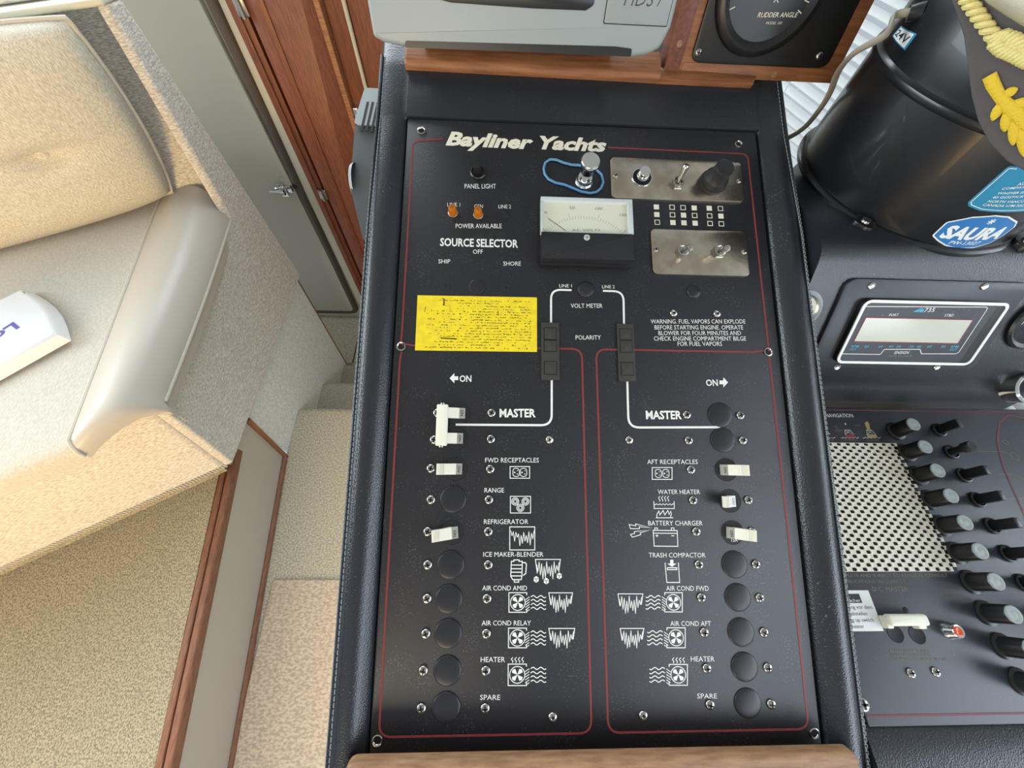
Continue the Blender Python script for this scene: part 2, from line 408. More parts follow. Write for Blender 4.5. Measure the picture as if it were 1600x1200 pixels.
# latch on the door
b = MB(1); vpanel(b, -.945, -.875, .462, .492, YD - .022, YD - .008, .006, .003); vpanel(b, -.925, -.895, .448, .505, YD - .03, YD - .02, .006, .003)
b.tube([(-.965, YD - .03, .47), (-.90, YD - .04, .472)], .007, 8)
b.tube([(-.91, YD - .02, .49), (-.91, YD - .045, .49)], .009, 10)
lt = b.build('door_latch', 'chrome', d1)
b = MB(1); vpanel(b, -.87, -.852, .478, .496, YD - .016, YD - .004, .008); b.build('keyhole', 'dark', d1)
b = MB(1); vpanel(b, -.835, -.780, -.6, 1.36, YD - .004, YD + .02); struct('trim_6', b, 'cream_wall')
b = MB(1); vpanel(b, -.790, -.742, -.6, 1.4, YD - .03, YD + .02, .0, .008); vpanel(b, -.771, -.760, -.6, 1.4, YD - .038, YD + .02, .0, .004); struct('trim_7', b, 'teak_v')
b = MB(1); vpanel(b, -.733, -.535, -.55, 1.4, YD - .034, YD + .0, .004, .004)
d2 = struct('door_2', b, 'teak_v')
b = MB(1); vpanel(b, -.700, -.676, -.5, 1.4, YD - .038, YD - .03, .0, .003); b.build('raised_bead', 'teak_v', d2)
for z in (1.065, .475):
    b = MB(1); vpanel(b, -.760, -.728, z - .022, z + .022, YD - .046, YD - .030, .004, .003)
    b.tube([(-.744, YD - .048, z - .024), (-.744, YD - .048, z + .024)], .006, 8); b.build('hinge', 'screw', d2)
b = MB(1); vpanel(b, -.533, -.515, -.55, 1.4, YD - .05, YD + .0, 0, .004); struct('trim_8', b, 'teak')
b = MB(1); vpanel(b, -.515, -.35, -.55, 1.4, YD - .02, YD + .0); d3 = struct('door_3', b, 'teak_v')
b = MB(1); b.tube([(-.451, YD - .03, 1.4), (-.455, YD - .03, .6)], .006, 8); struct('trim_9', b, 'cream_wall')
b = MB(1); vpanel(b, -.515, -.495, .775, .815, YD - .045, YD - .02, .006, .003); b.tube([(-.505, YD - .05, .77), (-.505, YD - .05, .79)], .010, 8)
b.build('door_catch', 'chrome', d3)
# roof over the helm and starboard side
b = MB(1); b.rbox(-2.4, 1.5, -1.0, .9, 2.30, 2.36); struct('ceiling', b, 'ceiling')

# ================================================================= CONSOLE
console = empty('helm_console', FP.m, 'black padded leather helm console with stitched welts around the breaker panel', 'console')
uL, uR = -155.3, 177.3
def section(v, floor_h, full=False, dz=0.0):
    L = [(-174, -260), (-180, -30), (-181.5, -12), (-182.8, -3), (-181.8, 2.0), (-178.5, 5.6), (-174.2, 8.0), (-169.5, 8.9), (-165, 7.9), (-161, 5.2), (-158, 1.8), (uL, -1.0), (uL + .2, floor_h if not full else 1.0)]
    R = [(-a[0] + 22 + 2 + (0), a[1]) for a in L][::-1]
    R = [(p[0] if p[0] > 185 else p[0], p[1]) for p in R]
    if full:
        L = [(a, max(h, 1.6 + (h > 5) * 0) if a > -180 and h < 8 and a > -170 else h) for a, h in L]
        R = [(a, max(h, 1.6) if a < 194 and h < 8 else h) for a, h in R]
    fl = 1 - .68 * min(1, max(0, (v - 190) / 110)); fl = fl if fl > .99 else fl
    L = [(a, h * fl if h > 1.7 else h) for a, h in L]; R = [(a, h * fl if h > 1.7 else h) for a, h in R]
    if v > 362: R = [(min(a, 205.5 - (v - 362) * .22) if a > 180 else a, h) for a, h in R]
    mid = [(uL + (uR - uL) * k / 8, L[-1][1]) for k in range(1, 8)]
    return [(p[0], v, p[1] + dz) for p in L + mid + R]
rows = []
for v in (-262, -240, -220, -180, -100, 0, 100, 200, 270, 290, 299.2): rows.append(section(v, -4))
rows.append([(p[0], 300.6, p[2]) for p in section(300, -4)])
for v in (301.2, 306, 330, 352, 362): rows.append(section(v, 0, True))
for k, (v, dz) in enumerate(((369, -1.2), (400, -1.6), (418, -4.5), (421, -10), (422, -30))):
    rows.append(section(v, 0, True, dz))
b = MB(); b.grid(rows); b.build('padded_body', 'leather', console, fix=True, angle=70)
# welts and stitches along both outer edges
def flat(v): return 1 - .68 * min(1, max(0, (v - 190) / 110))
def wpath(u, h, v0=-250, v1=366, n=26): return [(u, v0 + (v1 - v0) * i / n, .6 + (h - .6) * flat(v0 + (v1 - v0) * i / n)) for i in range(n + 1)]
for sd, uu in (('l', (-181.2, -178.2)), ('r', (205.2, 202.2))):
    b = MB(); b.tube(wpath(uu[0], 3.4), 1.5, 8); b.build('welt', 'leather', console)
    b = MB()
    for off, hh in ((2.9, 8.1), (-.6, 5.4)):
        u = uu[0] + (off if sd == 'l' else -off)
        v = -248
        while v < 362:
            z_ = hh * flat(v) - 1.2 * (1 - flat(v)); b.tube([(u, v, z_ - .2), (u, v + .9, z_ + .25), (u, v + 2.4, z_ + .25), (u, v + 3.2, z_ - .2)], .42, 5); v += 4.2
    b.build('stitching', 'stitch', console, kind='stuff')
# teak moulding along the head of the console
b = MB()
(ua, va) = uv(632, 102, 6); (ub, vb) = uv(1031, 124, 6)
pf_ = [(0, .8), (-.3, 3.5), (.4, 6.5), (2.2, 8.8), (5, 9.6), (27, 9.6), (27, .8)]
b.rings([[(u, va + (vb - va) * t + p * k + (1 - k) * 6, .8 + (h - .8) * k) for p, h in pf_] for u, t, k in ((ua, 0, .8), (ua + 1.2, 0, .95), (ua + 3, .01, 1), (ub, 1, 1))])
b.build('teak_moulding', 'teak', console)
b = MB(); (ua, va) = uv(1030, 126, 5); (ub, vb) = uv(1176, 133, 5)
b.prism([(ua, va), (ub, vb), (ub + 4, vb + 9), (ua, va + 14)], 1.0, 6.5, 1.0, 2); b.build('teak_moulding', 'teak', console)
# rail across the foot of the console
rail = empty('teak_rail', FP.m, 'worn teak grab rail across the foot of the black console', 'rail')
b = MB(); ra, rb_ = uv(541, 1180, 15), uv(1338, 1178, 15); b.rbox(ra[0], rb_[0], -258, (ra[1] + rb_[1]) / 2, 9.8, 18, 7, 3, 6, 3); b.build('rail_board', 'rail', rail)
b = MB(); b.rbox(-150, 172, -250, -222, -3.5, 10, 2, 1); b.build('rail_block', 'rail', rail)

# ================================================================= BREAKER PANEL
panel = empty('breaker_panel', FP.m, 'black electrical breaker panel with red outline set in the leather console', 'panel')
b = MB(); b.rbox(-154, 176.0, -214.5, 300, -3, 0, 1.2, .5); b.build('face_plate', 'panel', panel)
PX = lambda pts, h=0: [uv(x, y, h) for x, y in pts]
# red outlines
def redline(pts, r, closed=False):
    b = MB(); b.line(fillet(pts, r, closed, 8), 1.55, .12, closed); b.build('red_outline', 'red', panel, smooth=False)
uLr, uRr = -148.0, 167.0; vT = 276.2; vM = 83.0; vB = -204.4
redline([uv(692, 217), (uLr, vT), (uLr, vM + 14), (uLr - .3, vM + 3), (uLr + 2.0, vM), ], [0, 7, 0, 3, 0])
redline([uv(950, 230.5), (uRr - .8, vT), (uRr, vM + 14), (uRr + .2, vM + 1)], [0, 7, 0, 0])
ul2 = uv(913, 640)[0]; ur2 = uv(934, 640)[0]
redline([(uLr + .5, vM - 5), (uLr - .4, vM - 14), (uLr, vB), (ul2, vB), (ul2 - 1, vM), (uLr + 14, vM - .2), (uLr + 3, vM + 1.5)], [0, 3, 9, 9, 9, 2, 0])
redline([(uRr - 3, vM + 1.8), (uRr - 14, vM), (ur2, vM), (ur2 + 1, vB), (uRr + .6, vB), (uRr, vM - 14), (uRr - .4, vM - 4)], [0, 2, 9, 9, 9, 3, 0])
# white bus lines
def whiteline(pts, r, wd=1.75):
    b = MB(); b.line(fillet(pts, r, False, 8), wd, .13); b.build('white_bus_line', 'white', panel, smooth=False)
whiteline(PX([(893, 453.5), (861, 452.5), (861, 508)]), [0, 9, 0]); whiteline(PX([(862, 590), (862, 664.5), (712, 663.5)]), [0, 9, 0])
whiteline(PX([(942, 454.5), (974, 455.5), (975, 510)]), [0, 9, 0]); whiteline(PX([(980, 592), (982, 668), (1126, 667.5)]), [0, 9, 0])
# words
def W(s, x0, x1, yb, cap, bold=.0, mt='white', **k): T(FP, s, x0, x1, yb, cap, mt, panel, bold, **k)
W('Bayliner', 696, 833, 226, 21, .042, 'cream_print', shear=.28, yb1=232.5); W('Yachts', 843, 948, 232, 20, .042, 'cream_print', shear=.28, yb1=236.5)
for a in [('PANEL LIGHT', 726, 775, 294.5, 7.2), ('LINE 1', 699, 719, 322.5, 5.6), ('GEN', 741, 754.5, 325, 5.6), ('LINE 2', 779, 798.5, 325.5, 5.6),
          ('POWER AVAILABLE', 712, 784, 356.5, 7), ('OFF', 739, 754.5, 396.5, 6.6), ('SHIP', 685, 703.5, 411.5, 6.4), ('SHORE', 786.5, 814, 415, 6.4),
          ('LINE 1', 874, 893.5, 449, 5), ('LINE 2', 941, 960.5, 450.5, 5), ('VOLT METER', 892, 941.5, 481, 6.6), ('POLARITY', 899.5, 939, 530.5, 6.6),
          ('WARNING. FUEL VAPORS CAN EXPLODE', 1017, 1165, 505.5, 6.6), ('BEFORE STARTING ENGINE. OPERATE', 1023, 1161.5, 514.8, 6.6),
          ('BLOWER FOR FOUR MINUTES AND', 1029, 1158, 523.6, 6.6), ('CHECK ENGINE COMPARTMENT BILGE', 1022, 1166, 532.2, 6.6), ('FOR FUEL VAPORS', 1059, 1128.5, 540.4, 6.6),
          ('FWD RECEPTACLES', 758, 842, 722.5, 7.2), ('RANGE', 757, 787.5, 769.5, 7.2), ('REFRIGERATOR', 756, 825.5, 818.8, 7.4),
          ('ICE MAKER-BLENDER', 755, 849, 869.8, 7.4), ('AIR COND AMID', 753.5, 823.5, 922.6, 7.6), ('AIR COND RELAY', 752.5, 829.5, 977.2, 7.6),
          ('HEATER', 751, 789, 1034.5, 8), ('SPARE', 750, 781.5, 1093.6, 8),
          ('AFT RECEPTACLES', 1011.5, 1090.5, 725, 7), ('WATER HEATER', 1028, 1094, 772, 7), ('BATTERY CHARGER', 1013, 1098, 821, 7.4),
          ('TRASH COMPACTOR', 1014, 1102.5, 871, 7.4), ('AIR COND FWD', 1041, 1107.5, 923, 7.6), ('AIR COND AFT', 1047.5, 1111, 978, 7.6),
          ('HEATER', 1079.5, 1116.5, 1033.4, 7.8), ('SPARE', 1089.5, 1120.5, 1091.4, 7.8)]:
    W(*a)
W('SOURCE SELECTOR', 687.5, 809.5, 384, 12.4, .026, yb1=386.8)
W('MASTER', 780.5, 837, 651.6, 13, .03); W('MASTER', 1009.5, 1065.5, 654.6, 13, .03)
W('ON', 718, 736.5, 596.4, 10, .02); W('ON', 1103.5, 1122, 602.8, 10, .02)
def arrow(cx, cy, s):
    p = [(-7, 0), (.5, 8), (.5, 3), (6.5, 3), (6.5, -3), (.5, -3), (.5, -8)]
    b = MB(); b.poly([uv(cx + s * x, cy - y) for x, y in p]); b.build('printed_arrow', 'white', panel, smooth=False)
arrow(709.5, 591, 1); arrow(1130.5, 597.5, -1)
# yes/no square grid under the upper plate
fills = ['FFO', 'OOF', 'OFF', 'FOF', 'FOO', 'OFO']
for ci, x in enumerate((1025.5, 1050, 1067.2, 1084.6, 1108, 1125.6)):
    for ri, y in enumerate((323.5, 335.3, 347.3)):
        (u, v) = uv(x + ri * .7, y + ci * .5); b = MB(); s_ = 2.45
        if fills[ci][ri] == 'F': b.poly([(u - s_, v - s_), (u + s_, v - s_), (u + s_, v + s_), (u - s_, v + s_)])
        else: s_ -= .3; b.line([(u - s_, v - s_), (u + s_, v - s_), (u + s_, v + s_), (u - s_, v + s_)], .65, .12, True)
        b.build('printed_square', 'cream_print', panel, smooth=False)
# pictograms
LW = .75
def picto(fn):
    b = MB(); fn(b); b.build('pictogram', 'white', panel, smooth=False)
def R4(x0, y0, x1, y1): return PX([(x0, y0), (x1, y0), (x1, y1), (x0, y1)])
def circ(cx, cy, r, n=20): u, v = uv(cx, cy); return [(u + r * math.cos(2 * PI * i / n), v + r * math.sin(2 * PI * i / n)) for i in range(n)]
def recept(x0, y0, x1, y1):
    def f(b):
        b.line(R4(x0, y0, x1, y1), .6, .12, True)
        for fx in (.31, .69):
            cx = x0 + (x1 - x0) * fx; cy = (y0 + y1) / 2; u, v = uv(cx, cy)
            b.line(fillet([(u - 2.6, v - 3.2), (u + 2.6, v - 3.2), (u + 2.6, v + 3.2), (u - 2.6, v + 3.2)], 2.4, True), .5, .12, True)
            b.disc(u - 1.2, v, .6); b.line([(u + .6, v + 1.4), (u + 1.7, v + 1.4)], .5); b.line([(u + .4, v - 1.3), (u + 1.7, v - 1.3)], .5)
    picto(f)
recept(797, 729, 827.5, 747.2); recept(1019, 730.5, 1050, 749)
def f(b):
    b.line(R4(797.5, 775.5, 829, 801.5), .6, .12, True)
    for cx, cy in ((805, 783.5), (821, 783.5), (813, 793.5)):
        for r in (2.9, 2.05, 1.2): b.line(circ(cx, cy, r), .42, .12, True)
picto(f)
ZZ = [0, .28, .06, .5, .12, .72, .18, .95, .3, .8, .2, .62, .1, .7, .26, .98, .12, .6, .02]
def icicle(b, x0, x1, y0, y1, seq=(0, .35, .06, .7, .1, .45, .2, 1.0, .3, .85, .1, .7, .3, .8, .05, .95, .15, .55, 0)):
    n = len(seq); b.segs(PX([(x0 + (x1 - x0) * i / (n - 1), y0 + (y1 - y0) * s) for i, s in enumerate(seq)]), .5)
def trap(b, x0, x1, y0, y1, yl):
    sq = (.25, .62, .12, .8, .2, 1.0, .35, .95, .1, .72, .35, .85, .3, 1.0, .1, .7, .3, .55, .15)
    n = len(sq); L = [(x0 + 2 + (x1 - x0 - 4) * i / (n - 1), y0 + (y1 - y0) * s) for i, s in enumerate(sq)]
    b.line(PX([(x0 + 3, y0 + (yl - y0)), (x0, y0), (x1, y0), (x1 - 2.5, y0 + (yl - y0) * .9)]), .6); b.segs(PX(L), .5)
def fr_(b): b.line(R4(796.5, 823.2, 835.5, 859.2), .65, .12, True); icicle(b, 798, 834.5, 829, 853)
picto(fr_)
def bl(b):
    b.line(PX([(799, 877), (803, 877), (803, 874.8), (811, 874.8), (811, 877), (816, 877), (815.5, 900), (814.5, 905.5), (801, 905.5), (798, 900)]), .7, .12, True)
    for y in (882.8, 888.6, 894, 899.8): b.line(PX([(798.5, y), (816, y)]), .75)
    b.line(PX([(816.5, 879), (821, 879), (822.5, 882), (821.5, 896), (817.5, 899)]), .75); b.line(R4(803.5, 906, 810.5, 909.5), .65, .12, True)
picto(bl)
def ic(b):
    trap(b, 836.5, 875.5, 874, 905, 896)
    for x, y in ((837.8, 905.2), (853.5, 907.8), (873.8, 899.8)): u, v = uv(x, y); b.poly([(u + 2.2 * math.cos(PI / 6 + i * PI / 3), v + 2.4 * math.sin(PI / 6 + i * PI / 3)) for i in range(6)])
picto(ic)
def ice_lines():
    b = MB()
    for x, y in ((837.8, 905.2), (853.5, 907.8), (873.8, 899.8)):
        u, v = uv(x, y)
        for a in (PI / 6, 5 * PI / 6, -PI / 2): b.line([(u, v), (u + 1.9 * math.cos(a), v + 1.9 * math.sin(a))], .4, .16)
    b.build('cube_edges', 'panel', panel, smooth=False)
ice_lines()
def fan(x0, y0, x1, y1, mir=0, hot=0, cold=0):
    def f(b):
        g = (x1 - x0)
        X = lambda t: (x0 + g * t) if not mir else (x1 - g * t)
        sk = 0
        b.line(PX([(X(1), y0 + 4), (X(1), y0), (X(0), y0), (X(0), y1), (X(1), y1), (X(1), y1 - 5)]), .65)
        cx, cy = (x0 + x1) / 2, (y0 + y1) / 2; b.line(circ(cx, cy, 5.6, 28), .6, .12, True); u, v = uv(cx, cy)
        for k in range(4):
            a = PI / 4 + k * PI / 2; pts = [(u, v)]
            for t in range(7):
                aa = a - .42 + .84 * t / 6; rr = 4.9 - .25 * abs(t - 3) ; pts.append((u + rr * math.cos(aa), v + rr * math.sin(aa)))
            b.poly(pts)
        for k in range(6):
            y = y0 + (y1 - y0) * (.28 + .13 * k); b.line(PX([(X(.93), y + 2.5), (X(1.16), y - 2.2)] if not mir else [(X(.93), y - 1), (X(1.18), y + 2.5)][::1] if False else [(X(.93), y + 2.5), (X(1.16), y - 2.2)]), .5)
        for k in range(4):
            y = y0 + (y1 - y0) * (.2 + .2 * k); wv = []
            for i in range(25):
                t = i / 24; wv.append((X(1.24 + .84 * t), y - 1.7 * math.sin(t * 4 * PI - .3)))
            b.line(PX(wv), .65)
        if hot:
            for k in range(4):
                x = x0 + g * (.22 + .19 * k); b.line(PX([(x + 1.3 * math.sin(t * 2 * PI / 8 * 1.2), y0 - 2.2 - 8.5 * t / 8) for t in range(9)]), .55)
    picto(f)
fan(795.2, 926, 823, 956.5); fan(794.5, 981.3, 822.6, 1012); fan(794, 1037.5, 822.5, 1071, 0, 1)
fan(1038.5, 926, 1066, 956, 1); fan(1042, 980.8, 1070.5, 1012, 1); fan(1045.5, 1038, 1074, 1070.5, 1, 1)
for x0, x1, y0 in ((857.5, 894.5, 926.2), (857.5, 898, 981.8), (965.5, 1004.5, 927.8), (969, 1006, 981.8)):
    picto(lambda b: trap(b, x0, x1, y0, y0 + 31, y0 + 19))
def wh(b):
    for k in range(4):
        x = 1030 + 4.6 * k; b.line(PX([(x + 1.2 * math.sin(t * .95), 783.5 - 8.5 * t / 8) for t in range(9)]), .5)
    b.line(PX([(1021.5, 783), (1022, 794.5), (1053.5, 794.5), (1053.2, 783)]), .6)
    b.line(PX([(1022, 788 + .9 * math.sin(0))] + [(1022 + 31 * i / 30, 788 + .9 * math.sin(i * 1.25)) for i in range(31)]), .5)
    b.line(PX([(1026, 808.3), (1026.5, 803), (1029.5, 798.2), (1031, 804.5), (1036, 797.5), (1038.5, 804.5), (1043.5, 797.5), (1045.5, 804), (1048, 798.5), (1049, 803), (1047.5, 808.3)]), .6)
    b.line(PX([(1024.5, 809), (1052, 809)]), .6)
picto(wh)
def ba(b):
    b.line(PX([(1020.5, 828.5), (1058, 829), (1059, 853.6), (1022, 853.2)]), .65, .12, True); b.line(PX([(1021, 833), (1058, 833.4)]), .6)
    for x in (1023, 1049): b.line(PX([(x, 828.6), (x, 824.8), (x + 4, 824.8), (x + 4, 828.8)]), .55)
    b.line(PX([(1024.2, 837), (1028.6, 837)]), .6); b.line(PX([(1026.4, 834.8), (1026.4, 839.2)]), .6); b.line(PX([(1048.6, 837.2), (1053.4, 837.2)]), .6)
    b.line(PX([(1019.5, 825.2), (993, 818.5), (993.5, 821.5), (983, 819.5), (985, 826), (999, 826), (998.5, 823)]), .55, .12, True)
    b.line(PX([(1017, 828), (991, 830.5), (991.5, 833.5), (985, 835), (988, 839.3), (1001, 835.4), (1000, 832.5)]), .55, .12, True)
picto(ba)
def tc_(b):
    b.line(PX([(1039, 879), (1041.8, 910), (1061.8, 910), (1059.8, 879)]), .65)
    b.poly(PX([(1047, 874.5), (1052, 874.5), (1052, 880.5), (1057, 880.5), (1049.8, 885.5), (1042.5, 880.5), (1047, 880.5)]))
    b.line(R4(1042.8, 887, 1057.4, 890), .7, .12, True)
picto(tc_)
# yellow caution label with its worn print
b = MB(); q = PX([(648.5, 547.5), (839, 550), (839, 466), (838, 464.8), (652.5, 461.5)])
b.prism(q[0:5], 0.02, .25); lab = b.build('caution_label', 'yellow', panel, label='yellow caution label with worn print')
b = MB(); (u0, va), (u1, vb) = uv(665, 469), uv(830, 546)
for k in range(18):
    vv = va + (vb - va) * k / 17; x = u0 + (12 if k < 3 else random.uniform(0, 14)); rag = .55 if 2 < k < 11 else .72
    while x < u1 - 1:
        wdt = random.uniform(.5, 2.0)
        frac = (x - u0) / (u1 - u0)
        dens = (.62 if frac > .42 or k > 12 or k < 2 else .28) * (.35 if k > 14 and frac > .7 else 1) * (0 if (k == 1 and (frac < .3 or frac > .7)) else 1)
        if random.random() < dens:
            hgt = random.uniform(.25, .95); yo = random.uniform(-.3, .3)
            b.poly([(x, vv + yo), (x + wdt * .8, vv + yo), (x + wdt * .8, vv + yo + hgt), (x, vv + yo + hgt)], .30)
        x += wdt
for pts in ([(690, 466), (695, 467), (695, 477), (692, 478), (693, 469)], [(666, 479), (664, 487), (663, 488), (665, 479)], [(778, 486), (779, 486), (779, 493), (778, 493)], [(686, 527), (715, 529), (713, 531), (690, 529)]):
    b.poly(PX(pts), .30)
b.build('worn_print', 'ink', lab, smooth=False, kind='stuff', fix=False)

# ---- screws
def screw_mesh(r, name, parent, seg=18):
    b = MB(); prof = [(r, 0), (r, .35)] + [(r * math.cos(a), .35 + r * .42 * math.sin(a)) for a in (.35, .7, 1.05, 1.35)]
    b.lathe(prof, 0, 0, seg, False, True); b.mi = 1; zt = .35 + r * .42 + .04; c = r * .17; L = r * .62
    for a in (0, PI / 2):
        b.M = Matrix.Rotation(a, 4, 'Z'); b.add([(-L, -c, zt - .35), (-L * .5, -c, zt), (L * .5, -c, zt), (L, -c, zt - .35), (-L, c, zt - .35), (-L * .5, c, zt), (L * .5, c, zt), (L, c, zt - .35)], [(0, 1, 5, 4), (1, 2, 6, 5), (2, 3, 7, 6)])
    b.M = None
    return b.build(name, ['screw', 'dark'], parent, angle=50)
SA = [(683, 645), (678, 687), (673, 732), (673, 781), (668, 831), (668, 883), (667, 936), (665, 991), (661, 1049), (658, 1108)]
SB = [(768, 645), (767, 686), (766, 733), (764, 781), (763, 831), (763, 883), (761, 936), (760, 991), (759, 1049), (758, 1108)]
SC_ = [(1074, 648), (1077, 688), (1080.5, 734), (1084, 782), (1089, 831), (1093, 883), (1097, 934.5), (1101.5, 989), (1105.5, 1045.5), (1110.5, 1102.5)]
SD = [(1158, 649), (1162, 688), (1165, 735), (1170.5, 781.5), (1176, 831), (1182.5, 882.5), (1188.5, 935), (1195, 989), (1201, 1044.5), (1206.5, 1101.5)]
proto = None
for p in SA + SB + SC_ + SD:
    u, v = uv(*p, 1)
    if proto is None: proto = screw_mesh(3.5, 'screw', panel); proto.location = (u * .001, v * .001, 0); o = proto
    else: o = inst(proto, (u, v, 0))
    o.rotation_euler.z = random.uniform(-.5, .5)
proto = None
for p in [(859, 687), (984, 687.5), (864, 1122), (1006, 1119.5), (1053.5, 488.5), (1121.5, 489.5)]:
    u, v = uv(*p, 1)
    if proto is None:
        b = MB(); b.lathe([(3.4, 0), (3.3, .5), (2.6, 1.2), (1.5, 1.5), (1.1, 1.2)], 0, 0, 18, False, False); b.mi = 1; b.disc(0, 0, 1.2, 1.15, 12); proto = b.build('rivet', ['screw', 'dark'], panel, (u, v, 0))
    else: inst(proto, (u, v, 0))
proto = None
for p in [(658.5, 203.5), (1154.5, 224.5), (626.5, 541), (1201, 549.5), (589.5, 1157.5), (1273, 1146.5)]:
    u, v = uv(*p, .5)
    if proto is None:
        b = MB(); b.lathe([(4.0, 0), (3.9, .6), (3.2, .9), (2.5, .35), (2.4, .1)], 0, 0, 20, False, False); b.mi = 1; b.disc(0, 0, 2.5, .1, 14); proto = b.build('mounting_eyelet', ['screw', 'dark'], panel, (u, v, 0))
    else: inst(proto, (u, v, 0))
# ---- blank covers
proto = None
for p in [(708, 780), (704, 883), (701, 936.5), (700, 991), (699, 1049), (697, 1106.5), (1126.5, 648), (1130.5, 687.5), (1149, 882.5), (1154, 934), (1159, 988.5), (1164.5, 1043), (1169.5, 1100)]:
    u, v = uv(*p, 1)
    if proto is None:
        R_ = 20.5 / 2; prof = [(R_, 0), (R_, .35)] + [(R_ * math.cos(a), .35 + 1.5 * math.sin(a)) for a in (.22, .45, .7, .95, 1.2, 1.4)]
        b = MB(); b.lathe(prof, 0, 0, 36, False, True); proto = b.build('blank_cover', 'cap', panel, (u, v, 0))
    else: inst(proto, (u, v, 0))
def plug(px, py, r, dome, name, mt='cap'):
    u, v = uv(px, py); b = MB(); b.lathe([(r, 0), (r, .3)] + [(r * math.cos(a), .3 + dome * math.sin(a)) for a in (.3, .6, .9, 1.2, 1.45)], 0, 0, 28, False, True); return b.build(name, mt, panel, (u, v, 0))
plug(915, 452, 7.2, 1.8, 'selector_plug', 'rubber'); plug(1083.5, 456, 6.2, 2.2, 'round_plug'); plug(745, 448, 6.8, .7, 'round_plug')
for p in ((697, 447), (791, 449)):
    u, v = uv(*p); b = MB(); b.lathe([(3.4, 0), (3.2, .25), (1.2, .25)], 0, 0, 16, False, False); b.mi = 1; b.disc(0, 0, 1.2, .2, 10); b.build('hole_grommet', ['cap', 'dark'], panel, (u, v, 0))
# ---- circuit breakers
def breaker(px, py, side, tilt=0, on=True, L=14.0, x_tip=None):
    u, v = uv(px, py); R_ = 8.9
    b = MB(); b.lathe([(R_ + .45, .06), (R_ - .25, .06)], 0, 0, 36, False, False); b.mi = 1; b.disc(0, 0, R_ - .25, .05, 36)
    b.mi = 0; b.rbox(-5.5, 5.5, -4.6, 4.6, .05, .16, .4)
    br = b.build('circuit_breaker', ['dark', 'cap'], panel, (u, v, 0))
    s = side
    b = MB(); b.M = Matrix.Rotation(tilt, 4, 'Z')
    if on:
        prof = [(-s * .6, .1), (-s * .6, 4.1), (s * (L * .55), 6.6), (s * L, 8.6), (s * L, 5.4), (s * (L * .5), 3.6), (s * 2, .1)]
    else:
        prof = [(s * 3.0, .1), (s * 3.0, 2.8), (-s * .5, 4.2), (-s * 5.5, 7.6), (-s * 9.5, 8.4), (-s * 9.5, 5.2), (-s * 4, 3.0), (-s * 2, .1)]
    n = len(prof); hw = 4.2
    rs = [[(x, -hw, z) for x, z in prof], [(x, hw, z) for x, z in prof]]; b.rings(rs)
    if on:   # finger ridges across the tip
        for k in range(5):
            x = s * (L - 1.2 - 1.15 * k); z = 8.6 - (L - abs(x)) * .25; b.rbox(x - .3, x + .3, -hw + .25, hw - .25, z - .5, z + .28)
    else:
        for k in range(4):
            x = -s * (9 - 1.1 * k); b.rbox(x - .3, x + .3, -hw + .25, hw - .25, 8.0, 8.65)
    hd = b.build('handle', 'ivory', br, smooth=False, label='ivory handle')
    if on:
        b = MB(); b.M = Matrix.Rotation(tilt, 4, 'Z'); b.rings([[(-s * 5.2, y, .1), (-s * 5.2, y, 2.6), (-s * .65, y, 3.8), (-s * .65, y, .1)] for y in (-hw, hw)]); b.build('rocker', 'rocker', br, smooth=False, label='grey rocker end')
        T2('ON', -s * 3.0 - 1.1, 2.4, 4.8, 2.2, 'dark', br, 3.95, -PI / 2, .01, name='lettering')
    else: T2('OFF', s * .6 - 1.2, 2.9, 5.8, 2.0, 'blue', br, 4.35, -PI / 2, .01, name='lettering')
    return br, hd
breaker(717, 646, -1); breaker(713.5, 685, -1); breaker(712, 732.5, -1); breaker(705.5, 832, -1, .10)
breaker(1134.5, 734, 1); breaker(1140.5, 782.5, 1, 0, False); br, hd = breaker(1144.5, 832, 1, -.08)
T2('15A', -1.5, -7.0, 5.0, 2.8, 'white', br, .2)
(ua, va), (ub, vb) = uv(691, 640, 9), uv(689, 688, 9)
b = MB(); b.rbox(ua - 4.4, ua + 4.4, vb - 4.2, va + 4.2, 5.6, 9.6, 1, .8)
tie = b.build('tie_bar', 'ivory', panel, label='ivory bar joining the two master handles')
for vv in (va + 4.2, vb - 4.2):
    b = MB(); b.M = Matrix.Translation((ua, vv, 7.6)) @ Matrix.Rotation(PI / 2, 4, 'X') ; b.lathe([(1.9, -1.2), (1.9, 1.2)], 0, 0, 12); b.build('screw', 'screw', tie)
# ---- panel light switch
u, v = uv(747, 270)
b = MB(); b.lathe([(7.2, 0), (7.2, 1.2), (6.4, 2.0), (5.4, 1.8), (5.0, .8)], 0, 0, 28, False, True); sw = b.build('panel_light_switch', 'plastic', panel, (u, v, 0))
b = MB(); b.rbox(-3.2, 3.2, -3.4, 4.4, .8, 11, 1.0, .8); b.build('knob', 'plastic', sw)
# ---- indicator lamps
for p, mt in (((708, 333), 'orange'), ((747.5, 336), 'orange'), ((786.5, 338), 'dark')):
    u, v = uv(*p); b = MB()
    if mt == 'dark':
        b.lathe([(4.6, 0), (4.4, .6), (3.6, .5), (3.4, .1)], 0, 0, 20, False, True); b.build('empty_lamp_hole', 'cap', panel, (u, v, 0)); continue
    b.lathe([(4.6, 0), (4.5, .8), (3.9, 1.2), (3.7, .8)], 0, 0, 24, False, True); lp = b.build('indicator_lamp', 'screw', panel, (u, v, 0))
    b = MB(); b.lathe([(4.1, .8), (4.0, 2.0), (3.6, 6.2), (3.2, 8.6), (2.6, 9.4), (1.4, 9.6), (1.2, 9.1)], 0, 0, 20, False, True); b.build('lens', 'orange', lp, label='amber lens')
